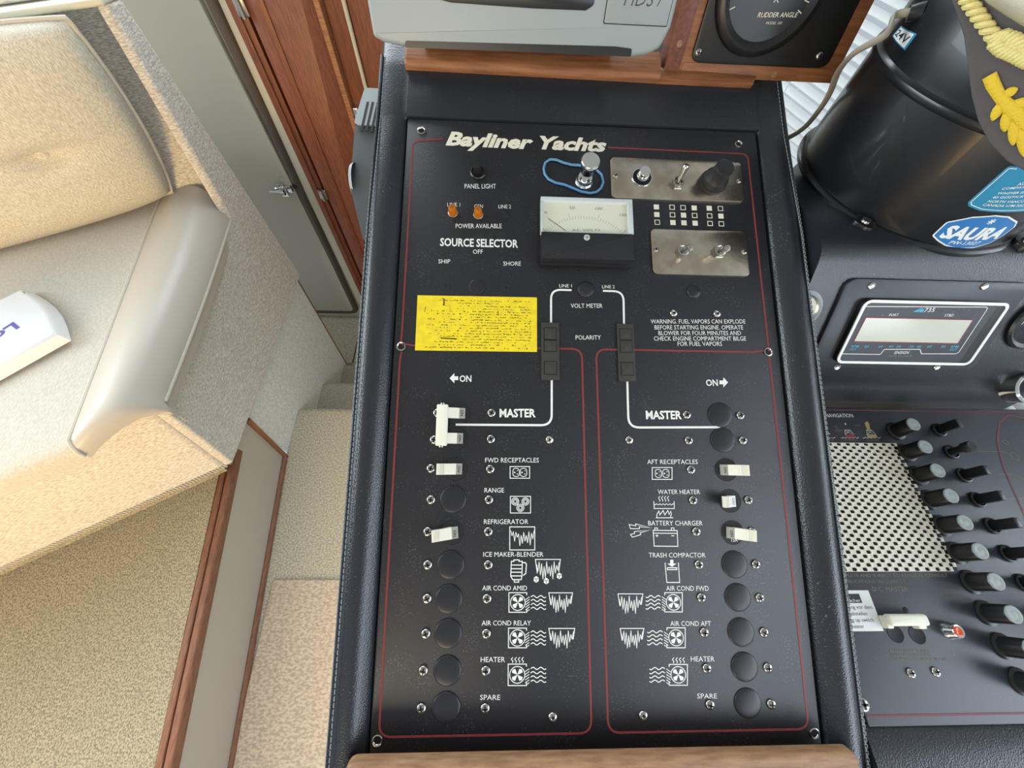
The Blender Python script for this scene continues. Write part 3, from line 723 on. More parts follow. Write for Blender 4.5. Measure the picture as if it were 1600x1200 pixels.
# ---- volt meter
q = [uv(845, 306.5, 11), uv(988, 312, 11), uv(988, 364.5, 11), uv(845.5, 361.5, 11), uv(987.5, 415, 6), uv(846, 412, 6)]
x0, x1 = q[0][0], q[1][0]; yt = (q[0][1] + q[1][1]) / 2; ym = (q[2][1] + q[3][1]) / 2; yb = (q[4][1] + q[5][1]) / 2
b = MB(); b.rbox(x0, x1, yb, yt, 0, 4, 1.5, .4); vm = b.build('volt_meter', 'plastic', panel)
b = MB(); b.rbox(x0 + .6, x1 - .6, yb + 2.5, ym - .1, 4, 11.2, 1, 1.2); b.build('lower_cover', 'cap', vm)
b = MB(); b.rbox(x0, x1, ym, yt, 4, 8.2, .6); b.line([(x0 + 1.6, ym + .8), (x0 + 1.6, yt - 1.8), (x1 - 1.8, yt - 1.8), (x1 - 1.8, ym + .8)], .01, 8.3)
b.rbox(x0, x1, yt - 4.0, yt, 8.2, 11.4, 0, .5); b.rbox(x1 - 4.2, x1, ym, yt - 4.0, 8.2, 11.4, 0, .5); b.rbox(x0, x0 + 1.3, ym, yt - 4.0, 8.2, 11.4, 0, .3)
b.build('clear_cover', 'clear', vm)
b = MB(); b.add([(x0 + 1.3, ym, 8.35), (x1 - 4.2, ym, 8.35), (x1 - 4.2, yt - 4.0, 8.35), (x0 + 1.3, yt - 4.0, 8.35)], [(0, 1, 2, 3)]); b.build('dial', 'dial', vm, smooth=False)
cx, cy = uv(914, 416, 8.5); rd = uv(914, 337, 8.5)[1] - cy
b = MB()
for k in range(31):
    t = k / 30; a = math.radians(136 - 92 * t); r1 = rd * (1.0 if k % 10 else 1.07); r0 = rd * .93
    ca, sa = math.cos(a) * 1.02, math.sin(a)
    b.line([(cx + r0 * ca, cy + r0 * sa), (cx + r1 * ca, cy + r1 * sa)], .22, 8.42)
b.build('scale_ticks', 'gray_print', vm, smooth=False)
for s_, xa, xb, yy, cp in (('0', 851, 855, 334, 4.2), ('50', 890, 898, 327, 4.6), ('100', 930.5, 941, 328, 4.2), ('150', 968.5, 979, 338, 4.2), ('AC VOLTS', 894, 938, 361.2, 3.6)):
    T(FP, s_, xa, xb, yy, cp, 'gray_print', vm, h=8.45)
b = MB(); b.line([uv(857, 341.5, 8.8), uv(884, 360.5, 8.8)], .4, 8.8); b.build('needle', 'dark', vm, smooth=False)
u, v = uv(917, 371, 11.5); b = MB(); b.lathe([(2.7, 11.2), (2.6, 11.9)], u, v, 18, False, True); b.mi = 1; b.line([(u - 2.4, v), (u + 2.4, v)], .4, 11.95); b.line([(u, v - 2.4), (u, v + 2.4)], .4, 11.96)
b.build('zero_screw', ['clear', 'dark'], vm)
# ---- polarity lamp strips
for x0p, x1p, y0p, y1p, cells in ((845.5, 874.5, 503.5, 594, ((512.5, 529.5), (532, 548.5), (565, 584))), (964, 994, 505.5, 596, ((514, 530), (533, 549.5), (566.5, 585.5)))):
    (ua, va), (ub, vb) = uv(x0p, y0p, 1.5), uv(x1p, y1p, 1.5)
    b = MB(); b.rbox(ua, ub, vb, va, 0, 1.6, .5, .4); st = b.build('polarity_strip', 'lampstrip', panel)
    for c0, c1 in cells:
        (_, t0), (_, t1) = uv(x0p, c0, 2), uv(x0p, c1, 2); um = (ua + ub) / 2; hw = 4.9
        b = MB(); b.rbox(um - hw - .6, um + hw + .6, t1 - .6, t0 + .6, 1.6, 1.75); b.build('lamp_surround', 'dark', st)
        b = MB(); zt = 2.6
        b.rbox(um - hw, um + hw, t1, t0, 1.7, 2.3, .3, .2); b.add([(um - 3.6, t1 + 1, 2.3), (um + 3.6, t1 + 1, 2.3), (um + 3.6, t0 - 1, 2.3), (um - 3.6, t0 - 1, 2.3), (um, (t0 + t1) / 2, 3.2)], [(0, 1, 4), (1, 2, 4), (2, 3, 4), (3, 0, 4)])
        b.build('lamp_lens', 'lampstrip', st, smooth=False)
# ---- stainless switch plates
def plate(x0p, x1p, y0p, y1p, name, slope):
    (ua, va), (ub, vb) = uv(x0p, y0p, 1.5), uv(x1p, y1p, 1.5)
    b = MB(); b.rbox(ua, ub, vb, va, 0, 1.4, 4.5, .5, 6); return b.build(name, 'steel', panel), ua, ub, vb, va
def small_screw(px, py, par):
    u, v = uv(px, py, 2); o = screw_mesh(2.3, 'screw', par, 14); o.location = (u * .001, v * .001, .0014); return o
pl, *_ = plate(953, 1164, 245, 316, 'upper_switch_plate', 0)
small_screw(962, 274, pl); small_screw(1155.5, 282, pl)
u, v = uv(1003, 277, 1.5)
b = MB(); b.lathe([(9.6, 1.4), (9.4, 2.1), (8.6, 2.1), (8.4, 1.46)], 0, 0, 32, False, False); b.mi = 1; b.disc(0, 0, 8.5, 1.46, 28); pb = b.build('push_switch', ['chrome', 'dark'], pl, (u, v, 0))
b = MB(); b.lathe([(4.4, 1.4), (4.4, 2.4), (5.6, 2.8), (5.6, 3.8), (4.9, 4.1), (4.9, 5.0), (5.5, 5.4), (5.5, 9.2), (5.0, 10.0)], 0, 0, 28, False, True); b.build('button', 'chrome', pb)
def toggle(px, py, par, tipx, tipy, tip_h=19):
    u, v = uv(px, py, 2.5); b = MB(); b.lathe([(6.4, 1.4), (6.4, 3.2)], 0, 0, 6, False, True); b.lathe([(5.2, 3.2), (5.2, 4.8), (4.3, 5.2), (3.7, 4.6), (3.5, 3.4)], 0, 0, 22, False, True)
    tg = b.build('toggle_switch', 'screw', par, (u, v, 0), angle=35)
    tu, tv = uv(tipx, tipy, tip_h); d = Vector((tu - u, tv - v, tip_h - 3)); P_ = [Vector((0, 0, 3)) + d * t for t in (0, .3, .8, .92, .98, 1.0)]
    b = MB(); b.tube(P_, [1.7, 2.0, 2.9, 3.0, 2.4, 1.0], 12); b.build('lever', 'screw', tg)
toggle(1058.5, 286, pl, 1073.5, 256.5, 17)
u, v = uv(1114, 285, 1.5); b = MB()
b.lathe([(12.6, 1.4), (12.6, 3.0), (11.8, 3.6), (11.4, 3.6), (11.2, 8), (10.2, 9.5)], 0, 0, 36, False, True); kb = b.build('rubber_boot', 'rubber', pl, (u, v, 0))
b = MB(); b.lathe([(10.2, 9.4), (8.6, 12), (8.0, 19), (8.2, 20.6), (7.8, 21.4), (7.2, 21.0)], 0, 0, 30, False, True); b.build('knob', 'rubber', kb)
pl2, *_ = plate(1016.5, 1172.5, 357, 431.5, 'lower_switch_plate', 0)
small_screw(1025, 389.5, pl2); small_screw(1163.5, 393, pl2)
toggle(1066.5, 392.5, pl2, 1079.5, 386, 18); toggle(1124, 392.5, pl2, 1137.5, 387, 18)
# ---- chrome pull knob and the loose blue elastic around it
u, v = uv(912, 285, 0); ut, vt_ = uv(922, 249.5, 27)
b = MB(); b.lathe([(8.4, 0), (8.4, 1.2), (7.6, 2.6), (6.6, 3.0), (7.2, 4.4), (7.0, 6.2), (6.2, 7.4)], 0, 0, 32, False, True); ck = b.build('pull_switch', 'chrome', panel, (u, v, 0))
b = MB(); b.lathe([(3.0, 6), (3.0, 12), (5.6, 14), (5.2, 16), (5.4, 21), (7.9, 23), (8.2, 24.2), (8.2, 27), (7.7, 27.6)], 0, 0, 32, False, True); b.build('knob', 'chrome', ck)
pts = PX([(903, 258), (893, 257.5), (880, 254), (869, 249.5), (859, 249), (852, 254), (849.5, 263), (851, 272), (857, 280), (868, 285.5), (882, 288.5), (893, 293), (908, 299.5), (922, 302), (932, 300), (939, 294), (942.5, 284), (940, 273), (933, 266), (925, 262), (915, 260)], 1.2)
b = MB(); b.tube([(x, y, 1.2) for x, y in pts], 1.1, 8, True)
el = b.build('elastic_band', 'blue_band'); el.matrix_world = FP.m; tag(el, 'loose blue elastic band looped around the chrome pull knob', 'elastic band')

# ================================================================= HAILER / SPEAKER BOX hung on the console's port side
hs = empty('hailer_speaker', FP.m, 'small grey slotted speaker box hung on the left side of the black console', 'speaker')
b = MB(); b.prism(fillet([(-213, 318), (-205.5, 358), (-183.5, 358), (-183.5, 318)], 3, True, 4), -38, -27, 1.5, 3); b.build('top_cover', 'grey_box', hs)
b = MB(); b.prism(fillet([(-212, 250), (-212.5, 318), (-184, 318), (-184, 190), (-196, 196)], 4, True, 4), -75, -30, 2, 3); bd = b.build('housing', 'dark_housing', hs)
for k in range(4):
    u = -207.6 + 5.0 * k
    b = MB(); b.prism([(u, 309), (u + 2.2, 309), (u + 6.4, 343), (u + 4.2, 343)], -27.4, -26.7); b.build('slot', 'dark', hs, smooth=False)
b = MB(); b.M = Matrix.Translation((-211, 262, -40)) @ Matrix.Rotation(-PI / 2 , 4, 'Y'); b.lathe([(18, 0), (17, 3), (13, 4.2), (8, 4.6)], 0, 0, 24, False, True); b.build('grille_ring', 'grey_box', hs)

# ================================================================= CHART PLOTTER
tb = math.radians(15)
FB = Fr((.15, .4375, aty(1170, 125, .4375).z), (1, 0, 0), (0, math.sin(tb), math.cos(tb)))     # raked instrument face
FG = Fr((.0, .425, aty(800, 76, .425).z), (1, 0, 0), (0, math.sin(tb), math.cos(tb)))
cp = empty('chart_plotter', FG.m, 'grey chart plotter with dark screen above the head of the breaker console', 'chart plotter')
g = lambda x, y, h=0: FG.uv(x, y, h)
bl_, br_ = g(583, 60), g(1046, 52); lowa, lowb = g(640, 68), g(985, 90)
outl = fillet([g(583, 58), g(600, 67), g(640, 75), g(800, 81), g(985, 90), g(1010, 87), g(1032, 76), (br_[0] + .5, br_[1] + 4), (br_[0] + 1, 132), (bl_[0] - 1, 132)], [4, 8, 10, 40, 6, 5, 6, 4, 10, 10], True, 5)
b = MB(); b.prism(outl, -12, 0, 4, 4); b.build('case', 'plotter', cp)
sx0, sy0 = g(704, 5); sx1, sy1 = g(925, 16)
b = MB(); b.prism(fillet([(bl_[0] + 11, 122), (bl_[0] + 11, sy0 + 9), g(705, 4), g(830, 13), g(915, 16.5), (sx1 + 1, sy1 + 3), (sx1 + 1, 122)], [6, 4, 20, 20, 4, 4, 6], True, 4), -1, .9, .6); b.build('screen_bezel', 'plastic', cp)
b = MB(); b.prism(fillet([(bl_[0] + 15, 118), (bl_[0] + 15, sy0 + 12), (sx1 - 4, sy0 + 10), (sx1 - 4, 118)], 3, True, 4), .5, 1.3); b.build('screen', 'screen', cp)
(tu0, tv0), (tu1, _) = g(944, 36, 1), g(1049, 38.5, 1)
b = MB(); b.rbox(tu0 - .6, tu1 - 3.4, tv0 - .6, 100, -.2, .35, 1.2); b.build('badge_surround', 'screen', cp)
b = MB(); b.rbox(tu0, tu1 - 4, tv0, 99.4, .3, 1.2, 1.2, .4); bp = b.build('badge_plate', 'plotter', cp)
T(FG, 'HDS', 974, 1021, 9, 26, 'darktrim', bp, -.008, .25, h=1.35, yb1=10.5); T(FG, '7', 1026, 1036, 10.5, 26, 'darktrim', bp, -.008, .25, h=1.35)
b = MB(); b.prism(fillet([g(632, 74), g(800, 80.5), g(986, 88.5), g(987, 76), (g(962, 72.5)), g(780, 67.5), g(634, 63.5)], 1.2, True, 3), -1, .4); b.build('foot_recess', 'plastic', cp)
q0, q1 = g(660, 70, -12), g(960, 80, -12)
b = MB(); b.prism([(q0[0], q0[1] - 2), (q1[0], q1[1] - 1), (q1[0], q1[1] + 14), (q0[0], q0[1] + 10)], -34, -10, 2, 2); b.build('mount_foot', 'plastic', cp)

# ================================================================= RUDDER ANGLE INDICATOR in its teak box
rb = empty('teak_instrument_box', FB.m, 'teak box frame holding the round black rudder gauge', 'box')
g = lambda x, y, h=0: FB.uv(x, y, h)
x0 = g(1034, 120)[0]; x1 = g(1303, 125)[0]; yb_ = g(1200, 125)[1]
b = MB(); b.rbox(x0 + 4, x1, yb_, 120, -22, 0, 0, 1.2); b.build('frame_board', 'teak', rb)
b = MB(); b.prism([(x0, yb_ - .2), (x0 + 15, yb_ - .2), (x0 + 17, 120), (x0, 120)], -22, 1.0, 1.0); b.build('corner_post', 'teak_v', rb)
b = MB(); b.rbox(x0 + 17, x1 + .6, yb_ - .3, g(1200, 103)[1], -.5, .7, 0, .5); b.build('lower_rail', 'teak', rb)
u, v = g(1061, 68); b = MB(); b.disc(u, v, 2.6, 1.2); b.build('wood_plug', 'rail', rb, smooth=False)
u, v = g(1209, 116); b = MB(); b.disc(u, v, 2.6, .9); b.build('wood_plug', 'rail', rb, smooth=False)
px0 = g(1079, 95, 2)[0]; px1 = g(1292, 95, 2)[0] + 3; py0 = g(1180, 102, 2)[1]
b = MB(); b.prism(fillet([(px0, py0), (px1, py0), (px1, 118), (px0, 118)], 9, True, 6), 0, 3, 1, 2); ga = b.build('gauge_plate', 'plastic', rb)
for p in ((1092, 82), (1281, 88)):
    u, v = g(*p, 4); o = screw_mesh(3.2, 'screw', ga); o.location = (u * .001, v * .001, .003)
cu, cv = g(1214, -22, 10); rr = (g(1214, -22, 10)[1] - g(1214, 86, 10)[1])
b = MB(); b.lathe([(rr + 3, 3), (rr + 2.6, 8), (rr, 10.5), (rr - 3, 11), (rr - 6.5, 8.0), (rr - 8, 6.5)], cu, cv, 56, False, False); b.build('bezel', 'plastic', ga)
b = MB(); b.disc(cu, cv, rr - 6, 6.6, 48); dl = b.build('dial', 'plastic', ga, smooth=False)
b = MB(); b.lathe([(rr + 3.4, 3), (rr + 3.4, 3.8)], cu, cv, 56, False, False); b.build('rim', 'screw', ga)
T(FB, 'RUDDER ANGLE', 1183, 1245, 27, 8, 'cream_print', dl, .008, .12, h=6.9); T(FB, 'MODEL 100', 1196, 1221, 38, 4.2, 'cream_print', dl, .0, .2, h=6.9)
b = MB()
for a in (-88, -76, -64, 64, 76, 88):
    t = math.radians(a - 90); c, s_ = math.cos(t), math.sin(t); b.line([(cu + c * (rr * .72), cv + s_ * rr * .72), (cu + c * rr * .84, cv + s_ * rr * .84)], .7, 6.9)
b.line([g(1209, 4, 7), g(1213, -2, 7), g(1216, 4, 7)], .6, 6.9); b.build('scale_ticks', 'cream_print', dl, smooth=False)

# ================================================================= DASH with compass, tachometer pod and gauges
bq = math.radians(57.3)
FQ = Fr((.19 * 0, .19, 1.235), (1, 0, 0), (0, math.cos(bq), math.sin(bq)))
dash = empty('helm_dash', Matrix.Identity(4), 'black padded dash beside the console under the compass and tachometer', 'dashboard')
b = MB(1); rows = []
xs = [.2765 + .29 * k / 12 for k in range(13)]
prof = [(.176, 1.12), (.174, 1.19), (.176, 1.205), (.183, 1.217), (.188, 1.226), (.19, 1.2345)]
top = [(.2482, 1.3255), (.253, 1.331), (.261, 1.335), (.272, 1.3365), (.30, 1.3345), (.36, 1.330), (.60, 1.322), (.605, 1.31), (.606, 1.0)]
for p in prof: rows.append([(x, p[0], p[1]) for x in xs])
for t in (.33, .66): rows.append([(x, .19 + .0582 * t, 1.2345 + .091 * t) for x in xs])
for p in top: rows.append([(x, min(p[0], .358 + (x - .2765) * 1.0, .55 - (x - .45) * 2.75), p[1]) for x in xs])
b.add([r[0] for r in rows], [tuple(range(len(rows)))])
b.grid(rows); b.build('padded_dash', 'leather', dash, angle=70)
# tachometer pod
q = lambda x, y, h=0: FQ.uv(x, y, h)
pod = empty('tachometer', FQ.m, 'twin engine tachometer with white slanted frame set in the black dash', 'gauge')
pl_ = [q(1313, 579, 3), q(1520, 578, 3), q(1597, 440, 3), q(1325, 437, 3)]
x0, x1 = (pl_[0][0] + pl_[3][0]) / 2, q(1560, 500, 3)[0] + 9; y0, y1 = (pl_[0][1] + pl_[1][1]) / 2, (pl_[2][1] + pl_[3][1]) / 2
x0 = q(1300, 500, 3)[0] - 2
b = MB(); b.rbox(x0, x1, y0 + .8, y1, .2, 3, 9, 1, 6); pb = b.build('mounting_plate', 'dc', pod)
for p in ((1363, 447), (1540, 448), (1309, 574), (1465, 574)):
    u, v = q(*p, 4); b = MB(); b.lathe([(3.2, 3), (3.2, 3.6), (2.7, 4.0), (1.2, 3.5)], u, v, 16, False, True); b.build('screw', 'screw', pod)
H = 9
tl, tr_, bR, bL = q(1351, 470, H), q(1581, 472, H), q(1518, 570, H), q(1306, 569, H)
x0, x1, y0, y1 = (tl[0] + bL[0]) / 2, (tr_[0] + bR[0]) / 2, (bL[1] + bR[1]) / 2, (tl[1] + tr_[1]) / 2
b = MB(); b.rbox(x0, x1, y0, y1, 3, H - .6, 6, .4, 5); tb_ = b.build('instrument_case', 'plastic', pod)
b = MB(); o_ = rrect(x0, x1, y0, y1, 6.5, 5); i_ = inset(o_, 2.6); n = len(o_)
b.rings([[(x, y, H - 1) for x, y in o_], [(x, y, H) for x, y in o_], [(x, y, H) for x, y in i_], [(x, y, H - 1) for x, y in i_]], False, False); b.build('white_frame', 'sticker_white', tb_)
b = MB(); b.rbox(x0 + 3.5, x1 - 12, y0 + 3, y1 - 3, H - .7, H - .4, 3); fc = b.build('face', 'dc', tb_)
b = MB()
i2 = [q(1349, 479, H), q(1543, 480, H), q(1499, 553, H), q(1440, 553, H), q(1438, 546, H), q(1382, 546, H), q(1376, 554, H), q(1314, 553, H)]
xa = (i2[0][0] + i2[7][0]) / 2; xb = (i2[1][0] + i2[2][0]) / 2; i2[0] = (xa, i2[0][1]); i2[7] = (xa, i2[7][1]); i2[1] = (xb, i2[1][1]); i2[2] = (xb, i2[2][1])
b.line(fillet(i2, [3, 3, 3, 1.5, 1.5, 1.5, 1.5, 3], True, 4), .7, H - .25, True); b.build('printed_border', 'white', fc, smooth=False)
wl = [q(1350, 498, H), q(1521, 498, H), q(1499, 535.5, H), q(1336, 535.5, H)]; wx0 = (wl[0][0] + wl[3][0]) / 2; wx1 = (wl[1][0] + wl[2][0]) / 2; wy0 = (wl[2][1] + wl[3][1]) / 2; wy1 = (wl[0][1] + wl[1][1]) / 2
b = MB(); b.line([(wx0, wy0), (wx1, wy0), (wx1, wy1), (wx0, wy1)], .9, H - .22, True); b.build('window_border', 'redfill', fc, smooth=False)
b = MB(); b.rbox(wx0, wx1, wy0, wy1, H - .5, H - .3); b.build('display', 'lcd', fc)
for s_, a0, a1, y, c, mt in (('735', 1443, 1459, 487.5, 6.5, 'white'), ('PORT', 1388.5, 1403, 494, 4, 'white'), ('STBD', 1475, 1489, 494.5, 4, 'white'), ('ENSIGN', 1397, 1419, 553, 4.4, 'white'),
                            ('DIGITAL TACHOMETER', 1388, 1425, 557.5, 2.6, 'gray_print'), ('RPM', 1330, 1341, 543, 3.6, 'cyan'), ('OUT', 1327, 1337, 547.5, 3.6, 'cyan'), ('RPM', 1485, 1496.5, 543.5, 3.6, 'cyan'), ('OUT', 1483, 1494, 548, 3.6, 'cyan')):
    T(FQ, s_, a0, a1, y, c, mt, fc, .004, 0, h=H - .2)
for s_, x in (('80', 1350), ('60', 1372), ('40', 1388), ('20', 1400), ('20', 1420), ('40', 1432), ('60', 1448), ('80', 1470)): T(FQ, s_, x, x + 6.5, 543.2, 3.6, 'cyan', fc, .0, 0, h=H - .2)
b = MB(); u, v = q(1427, 487.5, H); b.poly([(u, v), (u + 4.5, v), (u + 6.2, v + 4.2), (u + 5, v + 3.6)], H - .2); b.poly([(u + 5, v), (u + 9.2, v), (u + 9.2, v + 4.2), (u + 8, v + 2), (u + 7, v + 4.2)], H - .2); b.build('printed_logo', 'cyan', fc, smooth=False)
def gauge(px, py, r, name, label, face, rim='plastic'):
    u, v = q(px, py, 2); gm = FQ.m @ Matrix.Translation((u * .001, v * .001, 0))
    g_ = empty(name, gm, label, 'gauge'); b = MB(); b.lathe([(r + 3, -.5), (r + 2.6, 2.5), (r + .6, 4), (r - 1, 3.4)], 0, 0, 40, True, False); b.build('bezel', rim, g_)
    b = MB(); b.lathe([(r - .6, 3.2), (r - 2, 2.6), (r - 3, 2.0)], 0, 0, 40, False, False); b.build('inner_ring', 'screw' if rim != 'plastic' else 'plastic', g_)
    b = MB(); b.disc(0, 0, r - 2, 2.1, 36); d_ = b.build('dial', face, g_, smooth=False)
    return g_, d_
g1, d_ = gauge(1250, 486, 17, 'round_gauge', 'round white-faced gauge with silver ring half hidden behind the console edge', 'dial', 'grey_box')
g2, d_ = gauge(1624, 505, 24, 'round_gauge', 'round black hour gauge right of the tachometer at the photo edge', 'screen')
T(FQ, 'HOURS', 1594, 1622, 509, 6, 'white', d_, .01, .2, h=2.4) if False else T2('HOURS', -17.5, -1.5, 16, 4.0, 'white', d_, 2.4, 0, .01, .2)

# ================================================================= COMPASS HOUSING
CX, CY, CZ, CR = .403, .357, 1.330, .0996
comp = empty('compass_housing', Matrix.Translation((CX, CY, CZ)), 'big glossy black cylindrical compass housing with blue stickers on the dash', 'compass')
b = MB(); b.lathe([(97, 0), (103, 0), (104.5, 1.2), (104.5, 4.5), (103, 6), (100.5, 7)], 0, 0, 96, True, True); b.build('base_flange', 'compass', comp)
b = MB(); b.lathe([(99.6, 5), (99.6, 86), (99.2, 88)], 0, 0, 96, True, True); b.build('body', 'compass', comp)
b = MB(); b.lathe([(99.2, 85.5), (101.2, 86.5), (101.8, 89), (101.0, 91.3), (98.6, 92.4), (97.6, 93.4)], 0, 0, 96, False, True); b.build('seam_ring', 'compass', comp)
b = MB(); b.lathe([(97.6, 92), (97.0, 97), (96.6, 135), (94, 139), (88, 141)], 0, 0, 96, False, True); up = b.build('upper_drum', 'compass', comp)
def cyl(px, py, R_=CR):
    d = ray(px, py); a = d.x ** 2 + d.y ** 2; bb = -(CX * d.x + CY * d.y); cc = CX * CX + CY * CY - R_ * R_
    t = (-bb - math.sqrt(max(0, bb * bb - a * cc))) / a; p = CAM + d * t
    return math.atan2(p.y - CY, p.x - CX), p.z - CZ
def cs(px, py, R_=CR): th, z = cyl(px, py, R_); return (th * R_ * 1000, z * 1000)      # unrolled mm
def wrap(R_): return lambda s, z, h=0: ((R_ + h * .001) * math.cos(s / 1000 / R_), (R_ + h * .001) * math.sin(s / 1000 / R_), z / 1000)
for px, py in ((1326, 372), (1583, 372)):
    p = atz(px, py, CZ + .006); th = math.atan2(p.y - CY, p.x - CX); mm = Matrix.Rotation(th, 4, 'Z') @ Matrix.Translation((108, 0, 0))
    b = MB(); b.M = mm; b.rbox(-8, 7, -9, 9, 0, 9, 6, 1.5, 5); lg = b.build('mounting_lug', 'compass', comp)
    b = MB(); b.M = mm @ Matrix.Translation((-.5, 0, 9)); b.lathe([(4, 0), (3.6, 1.6), (1.6, 2.2)], 0, 0, 14, False, True); b.build('screw', 'screw', lg)
th, z = cyl(1346, 353); b = MB(); b.M = Matrix.Rotation(th, 4, 'Z') @ Matrix.Translation((99.6, 0, z * 1000)) @ Matrix.Rotation(PI / 2, 4, 'Y'); b.lathe([(2.6, 0), (2.2, 1.2), (1, 1.7)], 0, 0, 12, False, True); b.build('screw', 'screw', comp)
def sticker(outline, R_, mt, name, h, par, ch=0):
    """curved sticker: a fine triangulated patch wrapped on the drum"""
    bm = bmesh.new(); vs = [bm.verts.new((x, y, 0)) for x, y in outline]; f = bm.faces.new(vs); f.normal_update()
    for k in range(1, 40):
        xx = min(p[0] for p in outline) + k * 2.0
        if xx < max(p[0] for p in outline): bmesh.ops.bisect_plane(bm, geom=bm.verts[:] + bm.edges[:] + bm.faces[:], plane_co=(xx, 0, 0), plane_no=(1, 0, 0))
    b = MB(1); F_ = wrap(R_); bm.verts.index_update(); b.add([F_(v.co.x, v.co.y, h) for v in bm.verts], [[v.index for v in f.verts] for f in bm.faces]); bm.free()
    return b.build(name, mt, par)
def dens(pts, n=5):
    out = []
    for i in range(len(pts)):
        a, c = pts[i], pts[(i + 1) % len(pts)]
        for k in range(n): out.append((a[0] + (c[0] - a[0]) * k / n, a[1] + (c[1] - a[1]) * k / n))
    return out
sh = [cs(*p) for p in [(1456, 368), (1479, 346.5), (1520, 338.5), (1556, 336), (1577, 338), (1590, 346), (1586, 354), (1566, 369), (1546, 380), (1520, 387.5), (1492, 388), (1476, 383.5), (1464, 376)]]
o_ = fillet(sh, 2.5, True, 3); st = sticker(dens(o_, 2), CR, 'sticker_white', 'maker_sticker', .15, comp, 0)
sticker(dens(inset(o_, 1.1 if sum(o_[i - 1][0] * o_[i][1] - o_[i][0] * o_[i - 1][1] for i in range(len(o_))) > 0 else -1.1), 2), CR, 'blue', 'blue_field', .3, st)
def TS(s, x0, y0, x1, y1, cap, mt, par, bold=.01, shear=0, R_=CR, h=.45, name='lettering'):
    a, c = cs(x0, y0, R_), cs(x1, y1, R_); t_ = cs(x0 + cap * (x0 - 773) / (918 - y0), y0 - cap, R_)
    T2(s, a[0], a[1], math.hypot(c[0] - a[0], c[1] - a[1]), abs(t_[1] - a[1]), mt, par, h, math.atan2(c[1] - a[1], c[0] - a[0]), bold, shear, name, wrap(R_))
TS('SAURA', 1466, 369.5, 1558, 371, 18.5, 'sticker_white', st, .045); TS('PW-13027', 1481, 380.5, 1527, 381.5, 5, 'sticker_white', st)
a = cs(1549, 346); pts_ = []
b = MB(1); F_ = wrap(CR)
for k in range(4):
    t = k * PI / 4; d = (math.cos(t) * 2.6, math.sin(t) * 2.6); nn = (-math.sin(t) * .35, math.cos(t) * .35)
    b.add([F_(a[0] + sx * d[0] + sy * nn[0], a[1] + sx * d[1] + sy * nn[1], .45) for sx, sy in ((-1, -1), (1, -1), (1, 1), (-1, 1))], [(0, 1, 2, 3)])
b.build('star_emblem', 'sticker_white', st, smooth=False)
bp_ = [cs(*p) for p in [(1576, 259), (1512, 316), (1513, 322), (1530, 329), (1560, 331.5), (1600, 330), (1640, 322), (1650, 262)]]
o_ = fillet(bp_, 2, True, 3); s2 = sticker(dens(o_, 3), CR, 'blue2', 'address_sticker', .15, comp)
b = MB(1); q_ = inset(o_, 1.6 if sum(o_[i - 1][0] * o_[i][1] - o_[i][0] * o_[i - 1][1] for i in range(len(o_))) > 0 else -1.6); pth = dens(q_, 2)
mb2 = MB(1); mb2.line(pth, .5, 0, True); b.add([F_(p.x, p.y, .3) for p in mb2.v], mb2.f); b.build('printed_border', 'sticker_white', s2, smooth=False)
for s_, x0, y0, x1, y1, c in (('AUTOPILOT', 1588, 290, 1640, 281, 5), ('COMPASS MODEL', 1564, 296, 1634, 289, 3.4), ('WAGNER ENGINEERING', 1557, 303, 1640, 297, 3.4), ('40 GOSTICK PLACE', 1549, 309.5, 1625, 305, 3.4), ('NORTH VANCOUVER', 1542, 315.5, 1617, 314, 3.4), ('CANADA V7M 3G2', 1534, 321, 1598, 322, 3.4)):
    TS(s_, x0, y0, x1, y1, c, 'sticker_white', s2)
RU = .0968
v24 = [cs(*p, RU) for p in [(1408, 40), (1433, 53), (1414, 79), (1394, 56)]]
s3 = sticker(dens(v24, 3), RU, 'blue2', 'voltage_sticker', .15, up); c_ = (sum(p[0] for p in v24) / 4, sum(p[1] for p in v24) / 4)
sticker(dens([(c_[0] + (p[0] - c_[0]) * .84, c_[1] + (p[1] - c_[1]) * .84) for p in v24], 3), RU, 'sticker_white', 'white_field', .3, s3)
def q24(x, y, h=0):
    L_, Tp, Rr, Bm = v24[3], v24[0], v24[1], v24[2]
    f_ = lambda i: (L_[i] * (1 - x) + Bm[i] * x) * (1 - y) + (Tp[i] * (1 - x) + Rr[i] * x) * y
    return wrap(RU)(f_(0), f_(1), .5)
T2('24V', .12, .26, .76, .5, 'dc', s3, .5, 0, .01, 0, 'lettering', q24)
# cable from the compass
def hit(px, py, R_, off=.002):
    th, z = cyl(px, py, R_); return Vector((CX + (R_ + off) * math.cos(th), CY + (R_ + off) * math.sin(th), CZ + z))
c0 = hit(1434, 20, RU, .001); c1 = hit(1424, 28, RU, .012)
pts = [c0, c1, aty(1385, 53, .366), aty(1335, 83, .375), aty(1310, 112, .395), aty(1298, 142, .41), aty(1285, 165, .42), aty(1264, 192, .43), aty(1248, 206, .435), aty(1232, 215, .44), aty(1218, 222, .445)]
fine = []
for i in range(len(pts) - 1):
    p_, a, c, n_ = pts[max(i - 1, 0)], pts[i], pts[i + 1], pts[min(i + 2, len(pts) - 1)]
    for k in range(5):
        t = k / 5; fine.append(.5 * ((2 * a) + (c - p_) * t + (2 * p_ - 5 * a + 4 * c - n_) * t * t + (3 * a - p_ - 3 * c + n_) * t ** 3))
b = MB(1); b.tube(fine, .0030, 10, flat=.55, up=(0, 1, 0)); ce = b.build('cable', 'cable'); tag(ce, 'beige flat cable running from the compass down behind the console', 'cable')
